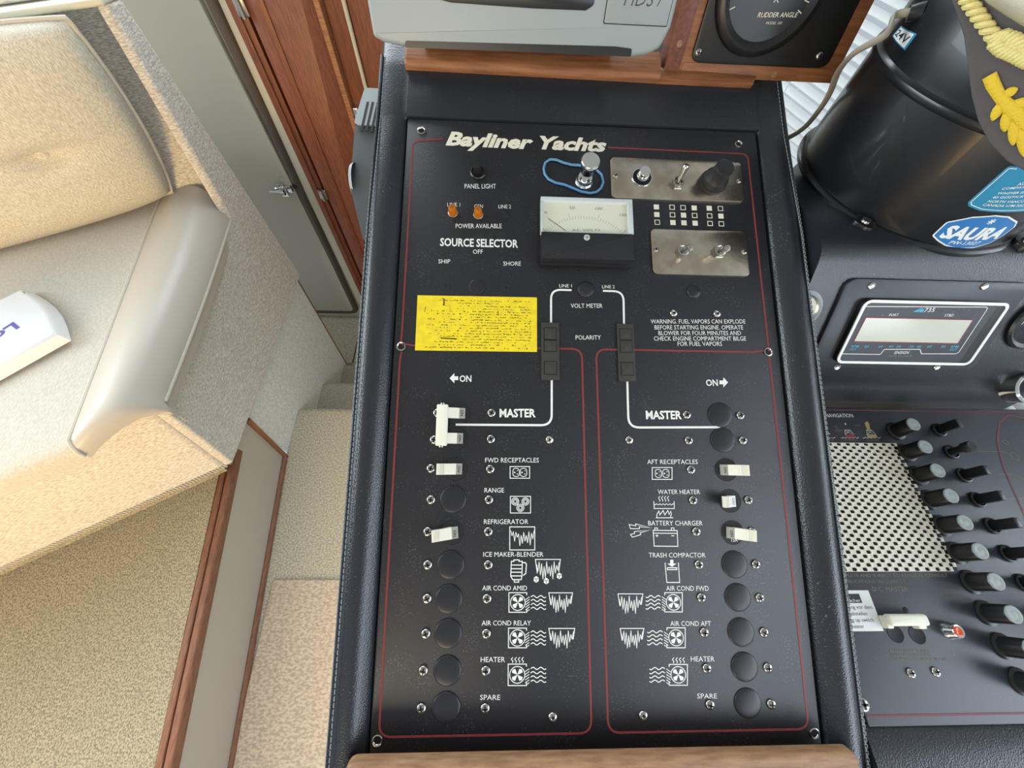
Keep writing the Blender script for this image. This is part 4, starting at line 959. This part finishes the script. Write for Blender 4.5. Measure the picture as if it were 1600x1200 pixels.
b = MB(1); b.tube([c0 - (c1 - c0) * .3, c0, c0 + (c1 - c0) * .35], [.0062, .0058, .0048], 14); o = b.build('cable_gland', 'plastic'); o.parent = comp; o.matrix_parent_inverse = comp.matrix_world.inverted()

# ================================================================= DC SWITCH PANEL (starboard)
FD = Fr((.36, .03, 1.200), (1, 0, 0), (0, 1, 0))
d = lambda x, y, h=0: FD.uv(x, y, h)
dcp = empty('dc_switch_panel', FD.m, 'grey-black switch panel with cream perforated grille and push knobs right of the console', 'panel')
x0, y1 = d(1240, 640)[0], d(1400, 637)[1]; y0 = d(1345, 1136)[1]
b = MB(); b.rbox(-81.5, 226, y0, y1, -3, 0, 1, .5); b.build('face_plate', 'dc', dcp)
b = MB(1); rows = []
for p in [(y0 * .001 + .03 + .0, 1.1975), (y0 * .001 + .03 - .004, 1.200), (y0 * .001 + .03 - .02, 1.201), (y0 * .001 + .03 - .05, 1.199), (y0 * .001 + .03 - .085, 1.190), (y0 * .001 + .03 - .105, 1.17), (y0 * .001 + .03 - .112, 1.14), (y0 * .001 + .03 - .113, 1.0)]: rows.append([(x, p[0], p[1]) for x in (.2745, .36, .48, .62)])
b.grid(rows); b.add([r[0] for r in rows] + [(.2745, rows[0][0][1], 1.0)], [tuple(range(len(rows) + 1))]); o = b.build('padded_lip', 'leather', dash, angle=70)
def dline(pts, wd, mt, name='printed_line', r=0):
    b = MB(); b.line(fillet([d(*p, .15) for p in pts], r, False, 6) if r else [d(*p, .15) for p in pts], wd, .15); b.build(name, mt, dcp, smooth=False)
ya = d(1400, 642)[1]; yb2 = d(1400, 1118)[1]
b = MB(); b.line([(-80, ya), (224, ya)], 1.3, .15); b.build('printed_line', 'pinkline', dcp, smooth=False)
b = MB(); b.line([(-80, yb2), (224, yb2)], 1.3, .15); b.build('printed_line', 'pinkline', dcp, smooth=False)
dline([(1640, 665), (1600, 655), (1578, 647), (1562, 660), (1558, 690), (1568, 730), (1590, 780), (1620, 850)], 1.8, 'pinkline', r=12)
for s_, a0, a1, y, c, mt in (('O NAVIGATION', 1283, 1334, 652, 5.5, 'white'), ('COMPLETE AND SUBJECT TO REVISION. CONSULT', 1304, 1482, 901.5, 5, 'dimtan'), ('PUBLICATIONS FREQUENTLY', 1318, 1416, 911, 5, 'dimtan'), ('D.C. MASTER', 1364, 1420, 923.5, 6.5, 'dimtan'),
                            ('AUTO BILGE PUMPS', 1391, 1453, 1019, 4.5, 'dimtan'), ('REMAIN ENERGIZED', 1394, 1456, 1025.5, 4.5, 'dimtan'), ('WHEN D.C. MASTER IS OFF', 1397, 1481, 1032.5, 4.5, 'dimtan'),
                            ('UNLIGHTED', 1287, 1304, 689, 2.6, 'dimtan'), ('LIMITED', 1320, 1338, 689, 2.6, 'dimtan'), ('LIGHTED', 1355, 1374, 689, 2.6, 'dimtan'), ('FULL', 1304, 1309, 667, 2.2, 'dimtan'), ('OR', 1307, 1310, 670.5, 2.2, 'dimtan'), ('WHITE', 1305, 1316, 674, 2.2, 'dimtan'), ('WHITE', 1335, 1345, 666, 2.2, 'dimtan')):
    T(FD, s_, a0, a1, y, c, mt, dcp, .0)
def boat(cx, cy, mt, man=None):
    D = lambda x, y: d(cx + x, cy + y, .15)
    b = MB(); b.poly([D(-8, -3), D(7, -3), D(10, 2), D(-6, 2)], .15)
    if man: b.poly([D(-11, -21), D(-7, -24), D(-4, -20), D(-2, -10), D(-7, -10)], .15)
    b.build('pictogram', mt, dcp, smooth=False)
    b = MB(); b.line([D(-7, -3), D(-8, -10), D(0, -10), D(6, -3)], .45, .15); b.line([D(-7, -3), D(0, -10)], .35, .15); b.line([D(-8, -10), D(2, -4)], .35, .15)
    b.line([D(-14 + k * 1.4, 2 + .8 * math.sin(k * 1.5)) for k in range(21)], .4, .15)
    if not man: b.disc(*D(-7, -19.5), .8, .15, 10)
    b.build('pictogram', 'white', dcp, smooth=False)
boat(1291, 682, 'dc'); boat(1328, 682, 'redfill'); boat(1362, 682, 'amber', True)
# perforated grille with real holes
(ga0, gb1), (ga1, gb0) = d(1288, 692, 1), d(1494, 893, 1)
gxr = (d(1405, 693, 1)[0] + d(1494, 893, 1)[0]) / 2; pxm = (d(1398, 740, 1)[0] - d(1384.5, 740, 1)[0]) * 1.07; gy1 = d(1400, 692.5, 1)[1]; gy0 = d(1400, 893, 1)[1]
nr = 34; py_ = (gy1 - gy0) / nr; ncol = 17; b = MB(); zt = 1.2
def cell(xc, yc, hx, hy):
    O = [(xc - hx, yc - hy), (xc, yc - hy), (xc + hx, yc - hy), (xc + hx, yc), (xc + hx, yc + hy), (xc, yc + hy), (xc - hx, yc + hy), (xc - hx, yc)]
    a_, c_ = hx * .47, hy * .86
    I = [(xc - a_ * .86, yc - c_ * .84), (xc, yc - c_), (xc + a_ * .86, yc - c_ * .84), (xc + a_, yc), (xc + a_ * .86, yc + c_ * .84), (xc, yc + c_), (xc - a_ * .86, yc + c_ * .84), (xc - a_, yc)]
    b.add([(x, y, zt - .15 * ((x - xc) / hx) ** 2) for x, y in O] + [(x, y, zt + .1) for x, y in I] + [(x, y, zt - .9) for x, y in I],
          [(i, (i + 1) % 8, 8 + (i + 1) % 8, 8 + i) for i in range(8)] + [(8 + i, 8 + (i + 1) % 8, 16 + (i + 1) % 8, 16 + i) for i in range(8)])
for r_ in range(nr):
    for c in range(ncol):
        xc = gxr - pxm * (c + .5) - (pxm * .5 if r_ % 2 else 0)
        cell(xc, gy1 - py_ * (r_ + .5), pxm / 2, py_ / 2)
gl = b.build('perforated_grille', 'grille', dcp, smooth=False, fix=False, label='cream perforated metal grille')
b = MB(); b.rbox(gxr - pxm * (ncol + .5), gxr, gy0, gy1, .02, .2); b.build('grille_backing', 'dark', dcp, smooth=False)
# round push-knob breakers
kn = [(1427.5, 663), (1445, 699.5), (1466, 736.5), (1486, 776), (1507, 816), (1531.5, 862), (1556, 909), (1583, 960)]
ks = [d(*p, 19) for p in kn]; kx = sum(p[0] for p in ks) / len(ks); k0 = ks[0][1]; kp = (ks[-1][1] - ks[0][1]) / (len(ks) - 1)
proto = None
for i in range(10):
    loc = (kx, k0 + kp * i, 0)
    if proto is None:
        b = MB(); b.lathe([(9.5, 0), (9.5, 1.2), (8.2, 1.8), (7.3, 2.2), (7.1, 18.4), (6.7, 19)], 0, 0, 28, False, True); proto = b.build('push_knob', 'plastic', dcp, loc)
        b = MB(); b.lathe([(6.6, 18.9), (6.3, 19.8), (4.4, 20.1), (3.6, 19.7), (2.0, 20.0)], 0, 0, 28, False, True); b.build('knob_face', 'knobtop', proto, label='frosted grey face')
    else: inst(proto, loc)
# paddle and round switches in the second column
tg_ = [(1496, 661), (1520, 703), (1550, 740), (1568, 777), (1592, 820), (1612, 862)]
tk = [d(*p, 20) for p in tg_]; tx = sum(p[0] for p in tk) / len(tk); t0 = tk[0][1]; tp = (tk[-1][1] - tk[0][1]) / (len(tk) - 1)
for i in range(8):
    loc = (tx, t0 + tp * i, 0); b = MB(); b.lathe([(7.4, 0), (7.2, 1.8), (5.8, 2.4), (5.4, 1.8), (5.0, .6)], 0, 0, 24, False, True); r_ = b.build('rotary_switch', 'plastic', dcp, loc)
    b = MB()
    if i == 1: b.lathe([(3.4, .6), (3.4, 12), (5.0, 13), (5.0, 19), (4.2, 20)], 0, 0, 20, False, True); b.build('knob', 'rubber', r_)
    else: b.rbox(-2.6, 2.6, -4.4, 4.4, .6, 21, .8, .6); b.build('knob', 'plastic', r_)
dline([(1528, 705), (1567, 705.5), (1577, 710)], .5, 'dimtan'); dline([(1560, 741), (1583, 741), (1602, 750)], .5, 'dimtan'); dline([(1576, 778.5), (1606, 778.5)], .5, 'dimtan')
for p, r_ in (((1571, 691), 2.6), ((1585, 713), 4.0)):
    u, v = d(*p); b = MB(); b.line([(u + r_ * math.cos(k * PI / 10), v + r_ * math.sin(k * PI / 10)) for k in range(20)], .45, .15, True); b.build('printed_circle', 'dimtan', dcp, smooth=False)
# DC master breaker pair, reset button, screws, notice sticker
ma, mb_ = d(1387, 969, 9), d(1449, 968, 9)
dm = None
b = MB(); b.rbox(ma[0], mb_[0], ma[1] - 4.2, ma[1] + 4.2, 6, 11, 2.5, 2, 4, 3); b.rbox(ma[0] - .3, ma[0] + 5, ma[1] - 6.0, ma[1] + 3, 2, 7, 1, .5); b.rbox(mb_[0] - 7.5, mb_[0] - 1, ma[1] - 6.5, ma[1] + 3, 1, 7, 1, .5); dm = b.build('master_breaker', 'ivory', dcp, label='ivory double breaker bar')
for px, py in ((1399, 990), (1433, 992)):
    u, v = d(px, py); b = MB(); b.lathe([(6.6, .05), (6.4, .3), (5.8, .12)], u, v, 24, False, True); b.build('breaker_hole', 'dark', dcp)
b = MB(); u, v = d(1415, 953); b.lathe([(2.2, 0), (1.8, .6)], u, v, 10, False, True); b.build('stud', 'dark', dcp)
u, v = d(1482, 985); b = MB(); b.lathe([(6.6, 0), (6.4, 2), (5.6, 3), (5.2, 7), (4.6, 8), (3.6, 7.6)], 0, 0, 24, False, False); rs_ = b.build('reset_button', 'chrome', dcp, (u, v, 0))
b = MB(); b.lathe([(3.6, 2), (3.6, 7.6), (2.6, 8.2), (1.2, 7.8)], 0, 0, 18, False, True); b.build('button', 'bulb', rs_, label='orange-red button')
for px, py, r_ in ((1425, 1052, 3.4), (1464, 1050, 3.4), (1349, 1101, 5)):
    u, v = d(px, py, 1); o = screw_mesh(r_, 'screw', dcp); o.location = (u * .001, v * .001, 0)
(sa, sb), (sc, sd_) = d(1310, 922.5), d(1380, 986); xr = (d(1357, 922.5)[0] + d(1380, 986)[0]) / 2
b = MB(); b.prism([(xr - 46, sd_), (xr, sd_), (xr, sb), (xr - 46, sb)], .02, .22); ns = b.build('notice_sticker', 'sticker_white', dcp)
b = MB(); u0, v0 = d(1320, 932.5); u1, v1 = d(1347, 942); b.poly([(xr - 40, v1), (u1, v1), (u1, v0 + 2.2), (xr - 40, v0 + 2.2)], .3); b.build('logo_block', 'dc', ns, smooth=False)
T(FD, 'eberspächer'[4:], 1321, 1345, 940.5, 5, 'sticker_white', ns, .0, h=.4)
for s_, a0, a1, y in (('Heizung vor dem'[3:], 1323, 1364, 951.5), ('n abstellen', 1325, 1356, 961.5), ('ling up switch', 1325.5, 1366, 971.5), ('f heater', 1328, 1351, 981.5)): T(FD, s_, a0, a1, y, 6, 'dc', ns, -.002, h=.32)
# chrome rim at the photo's right edge
p = atz(1605, 605, 1.235); ca = empty('chrome_key_switch', Matrix.Translation((p.x + .006, p.y, 1.232)) @ Matrix.Rotation(math.radians(30), 4, 'X'), 'chrome ringed switch at the right edge under the dash', 'switch')
b = MB(); b.lathe([(15, -14), (15, 0), (13.5, 1.5), (12, 1)], 0, 0, 36, True, False); b.build('ring', 'chrome', ca); b = MB(); b.lathe([(12, .8), (8, 2), (4, 3)], 0, 0, 28, False, True); b.build('core', 'plastic', ca)

# ================================================================= SETTEE
FD_ = Vector((-.866, -.5, 0)); NF = Vector((.5, -.866, 0))       # along its front, and the way the front faces
def side(px, py, x=-.822): return atx(px, py, x)
sofa = empty('settee', Matrix.Identity(4), 'cream linen upholstered settee with tall end panel on the raised platform', 'sofa')
bF, bB, tR, tF, jB, sF = side(364, 723, -.825), side(470, 430), side(190, -2), side(168, 6), side(338, 300), side(228, 618, -.805)
ring = [bF, bB, tR, tF, jB, jB + Vector((0, -.012, -.085)), sF + Vector((-.008, 0, -.026))]
def shift(r, v): return [p + v for p in r]
def body(name, r0, d0, d1, bev, mt='fabric', par=None):
    b = MB(1); b.rings([shift(r0, FD_ * d0), shift(r0, FD_ * d1)]); o = b.build(name, mt, par or sofa)
    m_ = o.modifiers.new('b', 'BEVEL'); m_.width = bev; m_.segments = 3; m_.limit_method = 'ANGLE'; m_.angle_limit = math.radians(25); return o
body('end_panel', ring, 0, .023, .006)
lowF = bF + NF * -.003; sF2 = sF + Vector((-.01, 0, -.06)); 
body('seat_base', [bF, Vector((bB.x, bB.y, bF.z)), Vector((jB.x, jB.y + .06, jB.z - .10)), sF2], .026, 1.6, .012)
rc = NF * -.085; body('back_frame', [bB + Vector((-.03, .03, 0)), tR + Vector((-.03, .03, 0)), tF + rc, jB + rc, jB + rc + Vector((0, 0, -.2))], .024, 1.6, .006)
o_ = body('back_capping', [tR + Vector((0, .02, .0)), tR + Vector((0, .02, .012)), tF + Vector((0, -.01, .012)), tF + Vector((0, -.01, 0))], .0, 1.6, .004, 'crown')
b = MB(1); p_ = bF + FD_ * .30 + Vector((0, 0, .12)) + NF * .004
b.M = Matrix.Translation(aty(80, 767, .225)) @ NF.to_track_quat('Z', 'Y').to_matrix().to_4x4(); b.lathe([(.014, -.004), (.014, .002), (.011, .006), (.005, .008)], 0, 0, 18, False, True); b.build('button', 'fabric2', sofa)
# carpeted plinth with the serged carpet edge under the seat front
z0 = .286; pl0 = [Vector((bF.x, bF.y, 0)) + FD_ * a - NF * bb for a, bb in ((.045, .016), (1.5, .016), (1.5, .5), (.045, .5))]
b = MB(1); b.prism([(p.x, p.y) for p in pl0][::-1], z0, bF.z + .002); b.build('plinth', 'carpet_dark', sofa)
b = MB(1)
k = .03
while k < .75:
    p = Vector((bF.x, bF.y, 0)) + FD_ * k - NF * .012; b.tube([(p.x, p.y, bF.z - .026), (p.x, p.y, bF.z - .013), (p.x, p.y, bF.z + .004)], .0034, 6); k += .0088
b.build('serged_edge', 'piping', sofa, kind='stuff')
# seat cushion with leather side roll
sc = empty('seat_cushion', Matrix.Identity(4), 'long seat cushion with a smooth cream leather roll along its side', 'cushion')
I0, I1 = atz(262, 285, .775), atz(110, 690, .770); O0, O1 = atz(345, 312, .768), atz(228, 612, .768)
def sect(t, extra=0, dz=0, n=12):
    I = I0.lerp(I1, t); O = O0.lerp(O1, t); bow = .006 * math.sin(PI * t); out = []
    O = O + Vector((bow, 0, 0))
    for k in range(n + 1):
        a = k / n; p = I.lerp(O, a); lift = .022 * math.sin(PI * min(1, a * .92 + .04)) ** .8 - (.034 * max(0, (a - .62) / .38) ** 2.2)
        out.append(p + Vector((0, 0, lift + dz)) + NF * extra)
    out.append(out[-1] + Vector((.003, 0, -.022))); out.append(out[-1] + Vector((-.004, 0, -.035))); return out
b = MB(1); rows = []
for e, dz in ((-.035, -.055), (-.022, -.012), (0, 0)): rows.append(sect(0, e, dz))
for t in (.1, .2, .3, .4, .5, .6, .7, .8, .9, .96): rows.append(sect(t))
for e, dz in ((.0, -.001), (.012, -.006), (.020, -.016), (.024, -.030), (.022, -.05)): rows.append(sect(1, e, dz))
b.grid(rows); b.build('leather_roll', 'cream_leather', sc, angle=80)
b = MB(1); rows = []
def tsec(t, e=0, dz=0):
    I = I0.lerp(I1, t); out = []
    for k in range(13):
        a = k / 12 * 1.0; out.append(I + FD_ * a + NF * e + Vector((0, 0, dz + .012 * math.sin(PI * min(1, a * 1.4)) * math.sin(PI * min(1, t + .02)) ** .5)))
    return out
for e, dz in ((-.3, -.01), (-.1, -.005)): rows.append(tsec(0, e, dz))
for t in (0, .1, .2, .3, .4, .5, .6, .7, .8, .88, .94, .98): rows.append(tsec(t))
for e, dz in ((.008, -.004), (.018, -.013), (.023, -.028), (.022, -.055)): rows.append(tsec(1, e, dz))
b.grid(rows); b.build('top_cover', 'seat', sc, angle=80)
b = MB(1); pts = [I0.lerp(I1, t) + Vector((0, 0, .004)) for t in [k / 20 for k in range(21)]] + [I1 + NF * e + Vector((0, 0, dz + .003)) for e, dz in ((.012, -.006), (.021, -.016), (.025, -.032))]
b.tube(pts, .0045, 8); b.build('piping', 'piping', sc)
b = MB(1); pts = [s_[-2] + Vector((.001, 0, .0)) for s_ in [sect(k / 20) for k in range(21)]]
b.tube(pts, .004, 8); b.build('piping', 'piping', sc)
# back cushion
bc = empty('back_cushion', Matrix.Identity(4), 'plump beige linen back cushion with piped edge and one covered button', 'cushion')
BR, TR = Vector((-.940, 1.032, .782)), Vector((-.852, 1.018, 1.20)); BL, TL = BR + FD_ * .72, TR + FD_ * .72
btn = (.0, .0)
def cpt(s, t, dep):
    k = .22; S_ = s * math.sqrt(1 - k * t * t * .5 * s * s); T_ = t * math.sqrt(1 - k * s * s * .5 * t * t)
    a, c = (S_ + 1) / 2, (T_ + 1) / 2; p = BL.lerp(BR, a).lerp(TL.lerp(TR, a), c)
    prof = ((1 - abs(s) ** 3.2) * (1 - abs(t) ** 3.2)) ** .4
    wr = .0022 * math.sin(26 * t + 3 * s) * max(0, (abs(s) - .55)) * 2 * (1 - abs(s))*3
    dm = .03 * math.exp(-((s - SB0) ** 2 / .02 + (t - TB0) ** 2 / .012)) + .012 * math.exp(-((t - TB0 - .05 * s) ** 2 / .004)) * (1 - s * s)
    return p + NF * (dep * prof - (dm * (dep > 0)) * 1 + wr) + Vector((0, 0, -.012 * prof if t < -.5 else 0))
SB0, TB0 = .42, -.06
n = 36; rows = [[cpt(-1 + 2 * i / n, -1 + 2 * j / n, .075) for i in range(n + 1)] for j in range(n + 1)]
b = MB(1); b.grid(rows); rows = [[cpt(-1 + 2 * i / n, -1 + 2 * j / n, -.05) for i in range(n + 1)] for j in range(n + 1)]; b.grid(rows); b.build('cushion_body', 'fabric2', bc, angle=80)
per = [(-1 + 2 * i / n, -1) for i in range(n)] + [(1, -1 + 2 * i / n) for i in range(n)] + [(1 - 2 * i / n, 1) for i in range(n)] + [(-1, 1 - 2 * i / n) for i in range(n)]
b = MB(1); b.tube([cpt(s, t, 0) for s, t in per], .0048, 8, True); b.build('piping', 'piping', bc)
p = cpt(SB0, TB0, .075); b = MB(1); b.M = Matrix.Translation(p + NF * .001) @ NF.to_track_quat('Z', 'Y').to_matrix().to_4x4(); b.lathe([(.014, -.003), (.014, .003), (.011, .0065), (.005, .0085)], 0, 0, 20, False, True); b.build('button', 'fabric2', bc)
# white device lying on the seat
zt = .812; c_ = [atz(30, 453, zt), atz(82, 521, zt), atz(0, 566, zt), atz(0, 466, zt)]
dn = (c_[1] - c_[2]).normalized(); c_[2] = c_[1] - dn * .30; c_[3] = c_[0] - dn * .30; mid = (c_[0] + c_[1]) / 2 + dn * .012
o_ = [(p.x, p.y) for p in (c_[2], c_[1])] + [(c_[1].lerp(c_[0], t) + dn * .014 * math.sin(PI * t))[:2] for t in (.2, .4, .6, .8)] + [(p.x, p.y) for p in (c_[0], c_[3])]
ar = sum(o_[i - 1][0] * o_[i][1] - o_[i][0] * o_[i - 1][1] for i in range(len(o_)))
if ar < 0: o_ = o_[::-1]
wd = empty('white_device', Matrix.Identity(4), 'white rounded plastic device with purple lettering lying on the seat cushion', 'device')
b = MB(1); lo = inset(o_, -.012); rs = [[(x, y, zt - .027) for x, y in lo], [(x, y, zt - .008) for x, y in inset(o_, -.006)], [(x, y, zt - .002) for x, y in inset(o_, -.001)], [(x, y, zt) for x, y in inset(o_, .004)]]
b.rings(rs); b.build('shell', 'device', wd)
b = MB(1); e_ = c_[0] + dn * .004 - (c_[0] - c_[1]) * .08; b.M = Matrix.Translation((e_.x, e_.y, zt)); b.lathe([(.003, 0), (.002, .0008)], 0, 0, 10, False, True); b.build('screw', 'screw', wd)
pL = atz(21, 503, zt + .0006); pO = atz(2, 515, zt + .0006); dt = (pO - pL); ang = math.atan2(dt.y, dt.x)
T2('Lo', pL.x * 1000, pL.y * 1000, 50, 26, 'purple', wd, (zt + .0006) * 1000, ang, .03)
# folded ribbed blanket on the ledge behind the back
fb = empty('folded_blanket', Matrix.Identity(4), 'folded white ribbed blanket on top of the settee back', 'blanket')
p = aty(30, 12, 1.10); base = tR + Vector((0, .03, .012)); b = MB(1); rows = []
st = Vector((tF.x, tF.y, tF.z + .013)) + FD_ * .085
for j in range(9):
    v = j / 8; prof = math.sin(PI * min(max(v, .0), 1)) ** .4; rows.append([st + FD_ * (.5 * i / 40) - NF * (.035 + .09 * v) + Vector((0, 0, .03 * prof * min(1, (i + .3) / 2.5) + .0015 * math.sin(i * 2.4))) for i in range(41)])
b.grid(rows); b.build('blanket_body', 'crown', fb, angle=80)

# ================================================================= RUG on the landing
b = MB(1); b.prism(fillet([(-.757, -1.2), (-.30, -1.2), (-.30, .026), (-.779, .026)], .01, True, 3), .0, .010, .004, 2)
rg = b.build('rug', 'rug'); tag(rg, 'pinkish beige woven rug lying on the carpeted landing', 'rug')

# ================================================================= STARBOARD WINDOW WITH BLIND
wv = Vector((math.cos(math.radians(110)), math.sin(math.radians(110)), 0)); wn = Vector((wv.y, -wv.x, 0))
wa = aty(1275, 165, .60)
def wpt(s, z, off=0): return Vector((wa.x, wa.y, 0)) + wv * s + wn * off + Vector((0, 0, z))
def wbar(name, s0, s1, z0, z1, o0, o1, mt, par=None):
    b = MB(1); r0 = [wpt(s0, z0, o0), wpt(s0, z0, o1), wpt(s0, z1, o1), wpt(s0, z1, o0)]; r1 = [wpt(s1, z0, o0), wpt(s1, z0, o1), wpt(s1, z1, o1), wpt(s1, z1, o0)]
    b.rings([r0, r1]); return b.build(name, mt, par, smooth=False)
o = wbar('wall_right', -1.6, .9, .2, 1.04, .03, .06, 'cream_wall'); o['kind'] = 'structure'
wf = wbar('window_1', -.75, .65, 1.04, 1.075, .025, .07, 'frame'); wf['kind'] = 'structure'
for s0, s1, z0, z1 in ((-.75, -.71, 1.075, 1.75), (.61, .65, 1.075, 1.75), (-.75, .65, 1.75, 1.79)): wbar('window_frame', s0, s1, z0, z1, .025, .07, 'frame', wf)
wbar('window_pane', -.71, .61, 1.075, 1.75, .045, .049, 'glass', wf)
bd_ = empty('window_blind', Matrix.Identity(4), 'white horizontal slat blind in the window behind the compass', 'blind')
proto = None
for i in range(44):
    z = 1.092 + .0130 * i
    if proto is None:
        b = MB(1); sl = []
        for s_ in (-.62, .56):
            sl.append([wpt(s_, 0, -.006), wpt(s_, .0025, -.002), wpt(s_, .0040, .003), wpt(s_, .0042, .006), wpt(s_, .0035, .006), wpt(s_, .0033, .003), wpt(s_, .0018, -.002), wpt(s_, -.0007, -.006)])
        b.rings(sl); proto = b.build('slat', 'blind', bd_); proto.location.z = z
    else: inst(proto, (0, 0, z), s=1)
for s_ in (-.40, -.15, .05, .30):
    for dd in (-.012, .012):
        b = MB(1); b.tube([wpt(s_, 1.08, dd), wpt(s_, 1.66, dd)], .0009, 5); b.build('cord', 'blind', bd_)
wbar('bottom_rail', -.62, .56, 1.077, 1.088, -.01, .012, 'blind', bd_); wbar('head_rail', -.62, .56, 1.66, 1.69, -.012, .014, 'blind', bd_)

# ================================================================= PEAKED CAP on the compass
dv = ray(1560, 130).normalized(); No = -dv; Uo = Vector((RC[0][0], RC[0][1], RC[0][2])); Uo = (Uo - No * Uo.dot(No)).normalized(); Vo = No.cross(Uo)
FH = Fr(CAM + dv * .30, Uo, Vo); h_ = lambda x, y, h=0: FH.uv(x, y, h)
cap = empty('peaked_cap', FH.m, 'captain style cap with grey peak, gold leaf embroidery and cream crown on the compass', 'cap')
out = [h_(*p) for p in [(1484, -10), (1496, 22), (1508, 58), (1514, 105), (1520, 150), (1530, 188), (1547, 221), (1574, 249), (1606, 266), (1650, 275), (1700, 262), (1730, 200), (1735, 100), (1715, 20), (1690, -50), (1600, -70), (1520, -55)]]
cc = (sum(p[0] for p in out) / len(out), sum(p[1] for p in out) / len(out))
out = fillet(out, 12, True, 3)
def dome(u, v): 
    r = math.hypot(u - cc[0], v - cc[1]) / 75; return 9 * (1 - min(1.4, r) ** 2)
b = MB(); N_ = len(out)
rs = []
for t, dz in ((1, -1.6), (1.008, -.7), (1, 0), (.93, .3), (.85, 0.1), (.7, 0), (.5, 0), (.3, 0), (.12, 0)):
    rs.append([(cc[0] + (x - cc[0]) * t, cc[1] + (y - cc[1]) * t, dome(cc[0] + (x - cc[0]) * t, cc[1] + (y - cc[1]) * t) + dz) for x, y in out])
b.rings(rs, False, True); rs2 = [[(x, y, z - 2.2) for x, y, z in r] for r in (rs[0], rs[3], rs[5], rs[7])]; b.rings(rs2, False, True)
b.build('peak', 'visor', cap, angle=60)
def onh(px, py, lift): u, v = h_(px, py, 6); return Vector((u, v, dome(u, v) + lift))
lf = [((1568, 156), (1551, 188)), ((1576, 168), (1570, 205)), ((1587, 178), (1583, 226)), ((1596, 190), (1601, 244)), ((1610, 196), (1622, 246)), ((1580, 161), (1612, 160)), ((1592, 175), (1630, 182)), ((1566, 150), (1590, 138))]
for a, c in lf:
    p, q_ = onh(*a, .8), onh(*c, .8); P_ = [p.lerp(q_, t) for t in (0, .2, .4, .6, .8, .93, 1)]
    b = MB(); b.tube(P_, [.9, 1.5, 1.85, 1.8, 1.4, .8, .3], 10, flat=.5); b.build('embroidered_leaf', 'gold', cap)
P_ = [onh(*p, 1.1) for p in [(1546, 118), (1552, 133), (1560, 147), (1570, 160), (1582, 171), (1596, 186), (1612, 202)]]
b = MB(); b.tube(P_, [2.0, 2.0, 1.8, 1.9, 2.3, 2.3, 2.0], 10, flat=.5); b.build('embroidered_stem', 'gold', cap)
def braid(pts, r, name):
    L = [onh(*p, r * .9) for p in pts]; fine = []
    for i in range(len(L) - 1):
        for k in range(14): fine.append(L[i].lerp(L[i + 1], k / 14))
    fine.append(L[-1]); b = MB()
    for sgn in (0, PI):
        st_ = []
        for i, p in enumerate(fine):
            t = (fine[min(i + 1, len(fine) - 1)] - fine[max(i - 1, 0)]).normalized(); a = t.cross(Vector((0, 0, 1))).normalized(); c = a.cross(t)
            an = i * .62 + sgn; st_.append(p + (a * math.cos(an) + c * math.sin(an)) * r * .55)
        b.tube(st_, r * .62, 7)
    b.build(name, 'cord', cap)
braid([(1500, -18), (1514, 4), (1532, 30), (1552, 58), (1562, 66)], 2.1, 'gold_cord')
braid([(1556, 60), (1570, 58), (1588, 64), (1604, 76), (1640, 96), (1680, 110)], 2.1, 'cord_knot')
braid([(1554, 68), (1566, 80), (1582, 86), (1598, 94), (1612, 100), (1640, 108)], 2.1, 'cord_knot')
braid([(1566, 54), (1578, 70), (1592, 80), (1606, 92)], 1.9, 'cord_knot')
cr = [h_(*p, 4) for p in [(1526, -12), (1545, 8), (1570, 25), (1600, 44), (1640, 58), (1690, 60), (1720, 20), (1700, -60), (1620, -100), (1530, -70)]]
cr = fillet(cr, 10, True, 3); c2 = (sum(p[0] for p in cr) / len(cr), sum(p[1] for p in cr) / len(cr)); b = MB()
b.rings([[(c2[0] + (x - c2[0]) * t, c2[1] + (y - c2[1]) * t, z) for x, y in cr] for t, z in ((1, 2), (1.02, 7), (1, 10), (.93, 14), (.75, 19), (.4, 22))]); b.build('crown', 'crown', cap, angle=70)

flush_text()
